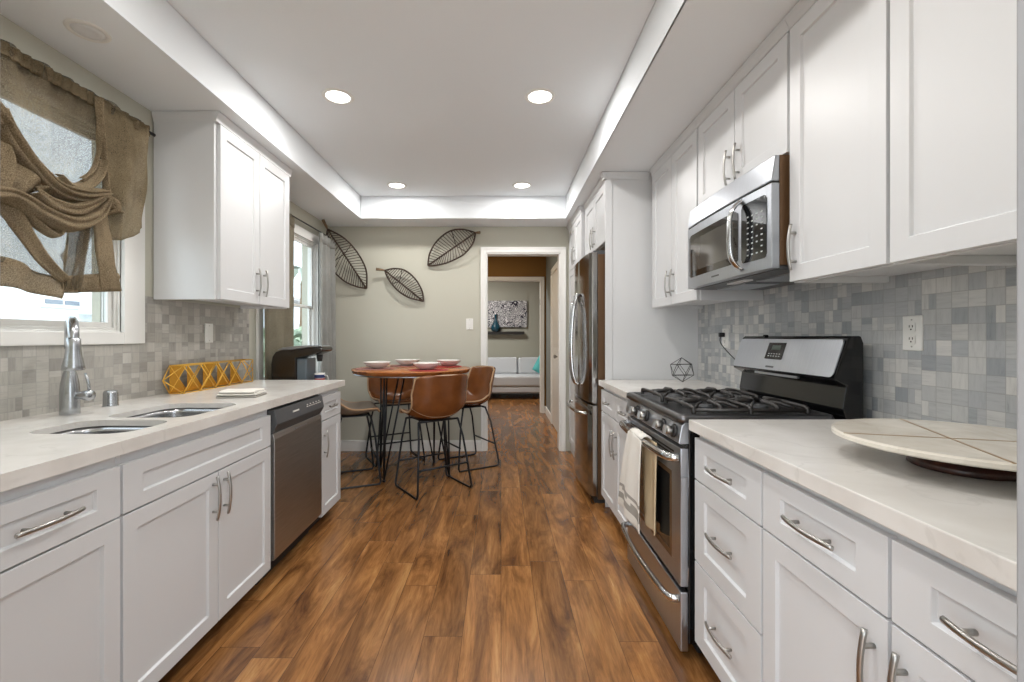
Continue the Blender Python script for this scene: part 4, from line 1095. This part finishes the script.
# ------------------------------------------------------------------ leaf wall decorations (on the far wall, y about 4.8)
def on_wall(u, v, Y): return Vector(((u - 501) * Y / F, Y, CZ + (337 - v) * Y / F))
def leaf(label, stem, base, tip, side_a, side_b, y0, y1, nv=24, ribt=.35, bow=.05):
    """side_a/b: control points of both outlines, given where they lie on the wall"""
    b0 = on_wall(*base, y0); t0 = on_wall(*tip, y1)
    t = thing('leaf_wall_decor', label, 'wall decoration', ((b0 + t0) / 2)[:], 0, 'woven leaf decorations on the far wall')
    org = (b0 + t0) / 2
    def P(p):
        # depth follows distance along the leaf
        ax = Vector((tip[0] - base[0], tip[1] - base[1])); q = Vector((p[0] - base[0], p[1] - base[1])); s = max(0, min(1, q.dot(ax) / ax.dot(ax)))
        off = abs(q.x * ax.y - q.y * ax.x) / ax.length / (ax.length * .35)
        Y = lerp(y0, y1, s) - bow * math.sin(PI * s) * .6 + .03 * off * off * 0
        return on_wall(p[0], p[1], Y) - org
    A = smooth_path([P(p) for p in [base] + side_a + [tip]], 10); B = smooth_path([P(p) for p in [base] + side_b + [tip]], 10)
    mid = [(A[min(int(i / 40 * (len(A) - 1)), len(A) - 1)] * .0) for i in range(0)]
    midp = [(lerp(base[0], tip[0], s), lerp(base[1], tip[1], s)) for s in (0, .33, .66, 1)]
    Mm = smooth_path([P(p) for p in midp], 10)
    fr = MB(); fr.tube(A, .0085, 6); fr.tube(B, .0085, 6); fr.build('leaf_frame', RATTAN, t)
    MB().tube(Mm, .0085, 6).build('midrib', RATTAN, t)
    m_ = MB()
    def at(C, s): x = s * (len(C) - 1); i = min(int(x), len(C) - 2); return C[i].lerp(C[i + 1], x - i)
    for k in range(1, nv):
        s = k / nv
        for C in (A, B): m_.tube([at(Mm, max(0, s - .06)), at(C, s)], .0034, 5)
    m_.build('veins', RATTAN, t)
    c_ = MB(); c_.tube([at(A, ribt), at(Mm, ribt + .05), at(B, ribt)], .0045, 6); c_.build('cross_rib', RATTAN, t)
    s0 = on_wall(stem[0], stem[1], stem[2]) - org
    MB().tube([s0, s0.lerp(P(base), .6), P(base)], [.016, .013, .009], 8).build('stem', RATT2, t)
    return t
leaf('large dark woven leaf in the far left corner, partly behind the curtain', (323, 220, 4.52), (327.5, 229), (366.5, 288.5), [(344, 238), (357, 252), (366, 270)], [(326, 248), (330, 266), (343, 280), (355, 286)], 4.60, 4.79, 26, .38, .03)
leaf('smallest woven leaf on the far wall, stem pointing left', (376, 269, 4.74), (384.7, 270.4), (423.5, 301.3), [(395, 268.5), (406, 271), (416, 280), (422, 291)], [(389, 280), (398, 290.5), (409, 297.5)], 4.76, 4.80, 24, .33, .03)
leaf('woven leaf high on the far wall beside the hall doorway, stem pointing right', (480, 232.5, 4.74), (475.5, 232.6), (427.8, 265.5), [(462, 229.3), (449, 231.5), (437, 241), (430, 253)], [(473, 243), (464, 254), (449, 262), (436, 265.3)], 4.76, 4.80, 24, .36, .03)

# ------------------------------------------------------------------ curtains
def drape(name, label, y0, y1, z0, z1, x, m, nf, amp, y0b=None, y1b=None, ph=0.0):
    rows = []; nr = 24; nc = nf * 8
    for i in range(nr + 1):
        s = i / nr; row = []
        for j in range(nc + 1):
            q = j / nc
            ya = lerp(y0, y0b if y0b is not None else y0, s); yb_ = lerp(y1, y1b if y1b is not None else y1, s)
            a = amp * (.55 + .45 * s)
            row.append((x + a * math.sin(q * nf * 2 * PI + ph) + .35 * a * math.sin(q * nf * 3.3 * PI + 2 * s), lerp(ya, yb_, q) + .3 * a * math.cos(q * nf * 2 * PI + ph), lerp(z1, z0, s)))
        rows.append(row)
    t = thing(name, label, 'curtain', (0, 0, 0), 0, 'curtains of the far window')
    mb = MB(); mb.grid(rows); o = mb.build('drape', m, t, solid=.003, offset=0)
    org = Vector((x, (y0 + y1) / 2, 0)); t.location = org; o.location = -org
    mb = MB(); rows2 = [[(p[0] + .004, p[1], p[2]) for p in rw_] for rw_ in rows[:2]]; mb.grid(rows2); h = mb.build('header_band', m, t, solid=.006, offset=0); h.location = -org
    return t
drape('window_curtain', 'brown grey curtain at the near side of the far window, beside the wall cabinet', 3.36, 3.86, .05, 2.25, -1.775, CURT, 4, .026)
drape('window_curtain', 'silver grey curtain in the far left corner behind the coffee maker', 4.30, 4.72, .05, 2.22, -1.745, CURT2, 4, .046, 4.29, 4.76)
t = thing('curtain_rod', 'thin curtain rod above the far window', 'curtain rod', (-1.782, 3.32, 2.258))
MB().tube([(0, 0, 0), (0, 1.38, 0)], .006, 8).build('rod', BLACKM, t)
for y in (.02, 1.36): MB().tube([(0, y, 0), (-.058, y, 0)], .005, 6).build('bracket', BLACKM, t)

# brown swagged shade over the sink: points are given on the curtain plane in front of the window
XC = -1.775
def cp_(u, v, dx=0.0):
    X = XC; Y = F * X / (u - 501) if u != 501 else 0
    return Vector((X + dx, Y, CZ + (337 - v) * Y / F))
def yz(Y, Z, dx=0): return Vector((XC + dx, Y, Z))
def uv2yz(u, v, dx=0.0):
    Y = F * (XC + dx) / (u - 501); return (Y, CZ + (337 - v) * Y / F)
t = thing('sink_curtain', 'sheer brown burlap curtain knotted up over the sink window', 'curtain', (XC, 1.6, 2.29))
org = Vector((XC, 1.6, 2.29))
def sheet(top, bot, nr, nc, wave, m, name, y0=None, fld=9, gath=0.0, th=.002, side0=None, seed=0):
    """top/bot: lists of (u,v) polylines of equal parameter"""
    off = sum(wave(a_, b_) for a_ in (.3, .6, .9) for b_ in (.3, .5, .7)) / 9
    T = smooth_path([Vector((*uv2yz(*p, off), 0)) for p in top], 8); B = smooth_path([Vector((*uv2yz(*p, off), 0)) for p in bot], 8)
    def at(C, s): x = s * (len(C) - 1); i = min(int(x), len(C) - 2); return C[i].lerp(C[i + 1], x - i)
    rows = []
    for i in range(nr + 1):
        s = i / nr; row = []
        for j in range(nc + 1):
            q = j / nc; p = at(T, q).lerp(at(B, q), s)
            d = wave(s, q) + .012 * noise.noise(Vector((q * 9 + seed, s * 3, seed)))
            row.append(Vector((XC + d, p.x, p.y)) - org)
        rows.append(row)
    mb = MB(); mb.grid(rows); return mb.build(name, m, t, solid=th, offset=0)
def fold_strip(pts, widths, m, name, dx=.05, depth=.035, seed=0, ridges=2):
    """a gathered roll of cloth along a path"""
    C = smooth_path([Vector((*uv2yz(p[0], p[1], dx + depth * .6), 0)) for p in pts], 8); n = len(C); rows = []
    W = [interp([(k / (len(widths) - 1), w_) for k, w_ in enumerate(widths)], i / (n - 1)) / 265.0 for i in range(n)]
    for i in range(n):
        tdir = (C[min(i + 1, n - 1)] - C[max(i - 1, 0)]).normalized(); nn = Vector((-tdir.y, tdir.x, 0)); row = []
        for j in range(25):
            a = PI * (1 - j / 24); c_ = math.cos(a)
            hgt = math.sin(a) * depth + .010 * math.sin(c_ * ridges * PI + seed + i * .06) * math.sin(a) + .006 * noise.noise(Vector((i * .15, j * .3, seed)))
            p = C[i] + nn * (W[i] * .5 * c_)
            row.append(Vector((XC + dx + hgt, p.x, p.y)) - org)
        rows.append(row)
    mb = MB(); mb.grid(rows); return mb.build(name, m, t, solid=.003, offset=0)
# upper sheet
topc = [(-330, -158), (-160, -58), (-60, 2), (0, 39), (60, 74), (105, 100), (149, 126)]
sheet(topc, [(-330, 200), (-160, 205), (-60, 212), (0, 200), (60, 205), (112, 203), (122, 205)], 40, 120,
      lambda s, q: (.011 * math.sin(q * 75) + .016 * max(0, math.sin(q * 31 + 1)) ** 3) * (1 - s * .3), BURLAP, 'upper_panel', th=.0015, seed=1)
# gathered header
sheet(topc, [(-330, -140), (-160, -42), (-60, 17), (0, 53), (60, 87), (105, 112), (149, 137)], 4, 140, lambda s, q: .006 * math.sin(q * 210) + .017, POUCH, 'rod_pocket', th=.0015, seed=3)
# right-hand side that hangs as a pouch beyond the tie
sheet([(103, 98), (128, 112), (155, 127)], [(114, 240), (130, 239), (151, 227)], 30, 24, lambda s, q: .02 + .055 * math.sin(s * PI * .85) * math.sin(q * PI) * (s > .0) + .010 * math.sin(q * 14 + s * 4), POUCH, 'right_pouch', th=.0015, seed=5)
# lower skirt with its hem
sheet([(-330, 170), (-160, 175), (-60, 190), (0, 195), (50, 200), (95, 200), (106, 205)], [(-330, 240), (-160, 262), (-60, 262), (0, 262), (35, 272), (66, 281), (72, 274)], 24, 90, lambda s, q: .024 + .010 * math.sin(q * 26 + s * 2), BURLAP, 'skirt', th=.0015, seed=7)
sheet([(-330, 240), (-160, 262), (-60, 258), (0, 255), (35, 270), (68, 280)], [(-330, 262), (-160, 285), (-60, 290), (0, 286), (30, 292), (62, 299)], 5, 60, lambda s, q: .030 + .008 * math.sin(q * 26 + 2), BURLAPO, 'hem_band', th=.002, seed=8)
sheet([(60, 255), (78, 205), (98, 200), (106, 202)], [(64, 290), (76, 292), (98, 291), (122, 291)], 22, 26, lambda s, q: .034 + .014 * math.sin(q * 16 + s * 3), BURLAP, 'tail', th=.0015, seed=9)
sheet([(62, 277), (76, 275), (98, 274), (119, 273)], [(64, 293), (76, 293), (98, 292), (122, 291.5)], 5, 20, lambda s, q: .038 + .014 * math.sin(q * 16 + 3), BURLAPO, 'tail_hem', th=.002, seed=10)
sheet([(94, 205), (101, 202), (108, 203)], [(103, 291), (112, 291.5), (122, 291)], 20, 12, lambda s, q: .050 + .014 * math.sin(q * PI), BURLAPO, 'tail_edge', th=.002, seed=11)
# rolls of gathered cloth
sheet([(-160, 95), (-60, 100), (0, 112), (10, 128), (26, 156), (46, 180)], [(-160, 204), (-60, 202), (0, 196), (14, 198), (30, 195), (45, 189)], 20, 60,
      lambda s, q: .035 + .05 * math.sin(s * PI * .8) + .012 * math.sin(q * 22 + s * 5), BURLAPO, 'swag_flap', th=.003, seed=12)
fold_strip([(-200, 60), (-90, 72), (-30, 92), (-8, 104), (6, 122)], [30, 30, 24, 18, 10], BURLAPO, 'swag_roll', .075, .04, 14, 3)
fold_strip([(0, 108), (13, 136), (33, 163), (58, 187), (84, 195), (107, 193)], [14, 15, 15, 17, 17, 9], BURLAPO, 'swag_roll', .055, .045, 1, 3)
fold_strip([(58, 176), (72, 188), (88, 187), (100, 174), (103, 160)], [6, 12, 13, 9, 4], BURLAPO, 'swag_roll', .030, .03, 13, 1)
fold_strip([(-60, 196), (0, 193), (22, 199), (45, 213), (73, 223), (96, 216), (107, 199)], [18, 15, 16, 18, 19, 15, 8], BURLAPO, 'swag_roll', .050, .050, 3, 2)
fold_strip([(36, 190), (58, 205), (82, 209), (105, 197)], [8, 13, 12, 7], BURLAPO, 'swag_roll', .075, .035, 4, 1)
fold_strip([(20, 203), (38, 222), (56, 234), (62, 226)], [6, 10, 8, 4], BURLAPO, 'swag_roll', .040, .028, 15, 1)
fold_strip([(-8, 192), (8, 206), (22, 226), (44, 258), (66, 280)], [16, 18, 14, 11, 8], BURLAPO, 'hanging_fold', .035, .022, 5, 1)
fold_strip([(86, 214), (84, 240), (80, 262), (76, 290)], [7, 6, 6, 6], BURLAP, 'hanging_fold', .045, .018, 6, 1)
fold_strip([(98, 97), (101, 130), (105, 165), (108, 198)], [3, 4, 5, 8], BURLAPO, 'tie_strap', .035, .014, 7, 1)
fold_strip([(101, 98), (99, 130), (98, 155), (92, 172), (82, 180)], [2, 3, 3, 4, 5], BURLAPO, 'tie_strap', .040, .008, 8, 1)
kn = Vector((XC, *uv2yz(109, 203, .07))) - org
m_ = MB(); ring_ = []
for i in range(17):
    a = 2 * PI * i / 16 * 1.5; ring_.append(kn + Vector((.07 + .018 * math.cos(a * 2), .028 * math.cos(a), .032 * math.sin(a) - i * .001)))
m_.tube(smooth_path(ring_, 3), .011, 8); m_.build('knot', BURLAPO, t)
fold_strip([(107, 198), (112, 206), (122, 212)], [9, 7, 4], BURLAPO, 'knot_end', .06, .02, 9, 1)
tag(MB().tube([(0, 0, 0), (0, 1.72, 0)], .008, 8).build('tension_rod', BLACKM, None, (XC - .012, .60, 2.262)), 'curtain rod inside the header of the brown sink curtain', 'curtain rod')

# ------------------------------------------------------------------ living room beyond the hall
t = thing('sofa', 'pale grey sofa against the living room wall seen through both doorways', 'sofa', (-.35, 8.78, 0))
m_ = MB(); m_.box(-1.1, 1.35, .0, .85, .13, .245); m_.build('base', SOFA, t, bevel=.02)
for x in (-.24, ): pass
m_ = MB(); m_.box(-1.09, 1.34, -.01, .62, .25, .46); m_.build('seat_cushion', SOFA, t, bevel=.04, seg=4)
m_ = MB(); m_.box(-1.1, 1.35, .72, .87, .245, .74); m_.build('backrest', SOFA, t, bevel=.03)
for (a, b_) in ((-1.08, .10), (.115, .72), (.735, 1.34)) if False else ((-.48, .695), (.71, 1.33)):
    m_ = MB(T=Matrix.Translation((0, .56, .46)) @ Matrix.Rotation(math.radians(-10), 4, 'X')); m_.box(a, b_, .0, .15, .0, .35); m_.build('back_cushion', SOFA, t, bevel=.045, seg=4)
for x in (-1.02, .1, 1.27):
    for y in (.06, .78): MB().tube([(x, y, 0), (x, y, .13)], .018, 10).build('leg', BLACKM, t)
# pillow
t = thing('throw_pillow', 'aqua throw pillow at the right end of the sofa', 'cushion', (.80, 9.17, .47))
m_ = MB(T=Matrix.Rotation(.5, 4, 'Y') @ Matrix.Rotation(-.2, 4, 'X'))
rowsA = []
for s in (1, -1):
    rows = []
    for i in range(11):
        a = -1 + .2 * i; row = []
        for j in range(11):
            c_ = -1 + .2 * j; row.append((a * .19, s * .055 * (1 - a ** 4) * (1 - c_ ** 4), .19 + c_ * .19))
        rows.append(row)
    m_.grid(rows)
m_.build('cover', TEALC, t)
# art, shelf, vase
def art_mat():
    N = NT('black_white_maze_print'); v = N.coords((1, 1, 1))
    w_ = N.n('ShaderNodeTexVoronoi'); w_.inputs['Scale'].default_value = 26; N.l(v, w_.inputs['Vector'])
    n = N.n('ShaderNodeTexNoise'); n.inputs['Scale'].default_value = 8; n.inputs['Detail'].default_value = 0; n.inputs['Distortion'].default_value = 2; N.l(v, n.inputs['Vector'])
    s = N.math('SINE', N.math('MULTIPLY', n.outputs[0], 34.0)); s = N.math('ADD', N.math('MULTIPLY', s, .5), .5); N.l(N.ramp(s, [(.42, rgb(40, 38, 54)), (.58, rgb(214, 214, 214))]), N.b.inputs['Base Color']); N.b.inputs['Roughness'].default_value = .7; return N.m
t = thing('wall_art', 'wide canvas with a black and white squiggle pattern on the living room wall', 'picture', (-.06, 9.685, 1.715))
MB().box(-.62, .62, -.03, .0, -.285, .285).build('canvas', art_mat(), t, bevel=.004)
tag(MB().box(-.62, .57, -.12, .0, -.03, .03).build('floating_shelf', BLACKM, None, (-.08, 9.70, 1.31), bevel=.003), 'thin black floating shelf under the canvas in the living room', 'shelf')
tag(MB().lathe([(.05, 0), (.09, .02), (.105, .07), (.09, .13), (.05, .19), (.028, .25), (.024, .32), (.035, .36), (.028, .365), (.018, .32), (0, .3)], (0, 0, 0), 28, cap1=False).build('vase', TEAL, None, (-.115, 9.62, 1.341)), 'dark teal long-necked vase on the black living room shelf', 'vase')
# thermostat-like hinge on far door casing is part of the trim
k = MB(); k.box(EX1 - .024, EX1 - .015, HY + .02, HY + .06, 1.74, 1.84); hh_ = k.build('hinge', NICKEL, bpy.data.objects['trim_3'])

# ------------------------------------------------------------------ outside the windows
SID = mat('pale_siding', rgb(226, 232, 238), .8, noise_amt=.03, noise_scale=3)
GRS = mat('lawn', rgb(120, 140, 96), .9, noise_amt=.3, noise_scale=4)
CONC = mat('pale_concrete', rgb(190, 188, 182), .9, noise_amt=.08, noise_scale=3)
DGL = mat('dark_window', rgb(120, 130, 142), .1)
ROOF = mat('grey_roof', rgb(136, 132, 130), .9, noise_amt=.1, noise_scale=6)
HED = mat('hedge_leaves', rgb(142, 156, 134), .8, noise_amt=.4, noise_scale=14)
struct(MB().box(-60, WL - .5, -20, 60, -.30, -.2).build('ground', CONC), 'pale paved ground outside')
def house(label, x0, x1, y0, y1, h, wins, ac, side='x', grp='houses outside'):
    t = thing('neighbor_house', label, 'house', (x1, y0, -.2), 0, grp)
    m_ = MB(); m_.box(x0 - x1, 0, 0, y1 - y0, 0, h); 
    m_.build('walls', SID, t)
    m_ = MB(); m_.prism([(-.0 + .35, h), (.35, h + .12), ((x0 - x1) / 2, h + 1.1), (x0 - x1 - .35, h + .12), (x0 - x1 - .35, h)], 'y', -.4, y1 - y0 + .4); m_.build('roof', ROOF, t)
    for (a, b_, c_, d) in wins:
        m_ = MB(); m_.box(0, .03, a, b_, c_, d); wf = m_.build('window', TRIMW, t); g = .06
        m_ = MB(); m_.box(.03, .04, a + g, (a + b_) / 2 - g / 3, c_ + g, d - g); m_.box(.03, .04, (a + b_) / 2 + g / 3, b_ - g, c_ + g, d - g); m_.build('pane', DGL, wf)
    for (a, c_) in ac:
        m_ = MB(); m_.box(.0, .32, a, a + .6, c_, c_ + .4); au = m_.build('air_conditioner', SID, t, bevel=.01)
        m_ = MB()
        for i in range(6): m_.box(.32, .325, a + .05, a + .55, c_ + .05 + i * .05, c_ + .07 + i * .05)
        m_.build('grille', GREYP, au)
    return t
house('white sided house seen through the window over the sink', -14, -8, 1.0, 11.2, 7.4, [(6.8, 7.6, 1.95, 2.15), (8.3, 9.1, 1.95, 2.15), (4.5, 5.3, 1.95, 2.15)], [(7.5, 1.85), (8.95, 1.85), (5.2, 1.85)])
house('pale house seen through the far window beyond the hedge', -19, -11, 24, 36, 3.2, [(1.4, 3.6, 2.2, 2.9), (6, 8, 2.2, 2.9)], [])
def bush(label, x, y, r, h, n=260, cat='shrub', leafm=HED, z0=-.2, squash=1.0):
    m_ = MB(); rnd = random.Random(int(abs(x * 31 + y * 7)))
    for i in range(n):
        a = rnd.uniform(0, 2 * PI); q = rnd.uniform(-.2, 1); rr = r * math.sqrt(max(0, 1 - q * q)) * rnd.uniform(.75, 1.05)
        p = Vector((rr * math.cos(a), rr * math.sin(a), h * .5 + q * h * .5))
        s = rnd.uniform(.05, .11) * (1 + r * .2); d1 = Vector((rnd.gauss(0, 1), rnd.gauss(0, 1), rnd.gauss(0, 1))).normalized() * s; d2 = d1.orthogonal().normalized() * s * .5
        m_.f([m_.v(p - d1), m_.v(p + d2), m_.v(p + d1), m_.v(p - d2)])
    m_.loft([[(r * .72 * math.cos(a) * k, r * .72 * math.sin(a) * k, z) for a in (2 * PI * j / 12 for j in range(12))] for k, z in ((.7, 0), (1, h * .35), (.9, h * .65), (.4, h * .9))])
    return tag(m_.build('hedge_shrub' if cat == 'shrub' else 'tree_crown', leafm, None, (x, y, z0), weld=False), label, cat, 'shrubs outside the far window')
bush('green shrub outside the far window, nearest the glass', -4.3, 8.6, 1.1, 1.55)
bush('green shrub outside the far window, behind the nearest one', -5.6, 11.4, 1.3, 1.6)
bush('green shrub outside the far window, farthest to the right', -6.6, 15.2, 1.4, 1.7)
# palm
t = thing('palm_tree', 'slim palm tree outside the far window', 'tree', (-9.4, 21.0, -.2))
MB().tube([(0, 0, 0), (.1, .1, 2.4), (.05, .2, 4.6)], [.16, .12, .1], 10).build('trunk', RATT2, t)
m_ = MB(); rnd = random.Random(3)
for i in range(18):
    a = rnd.uniform(0, 2 * PI); L_ = rnd.uniform(.9, 1.4); dr_ = rnd.uniform(.2, 1.1)
    pts = [Vector((.05, .2, 4.6)) + Vector((math.cos(a) * L_ * s, math.sin(a) * L_ * s, .5 * s - dr_ * 1.3 * s * s)) for s in (0, .25, .5, .75, 1)]
    sd = Vector((-math.sin(a), math.cos(a), 0))
    m_.grid([[p - sd * w_ , p + Vector((0, 0, .03)), p + sd * w_] for p, w_ in zip(pts, (.02, .12, .14, .10, .01))])
m_.build('fronds', mat('overexposed_palm_leaf', rgb(170, 178, 168), .8), t)  # frond colour paled to imitate overexposure outdoors
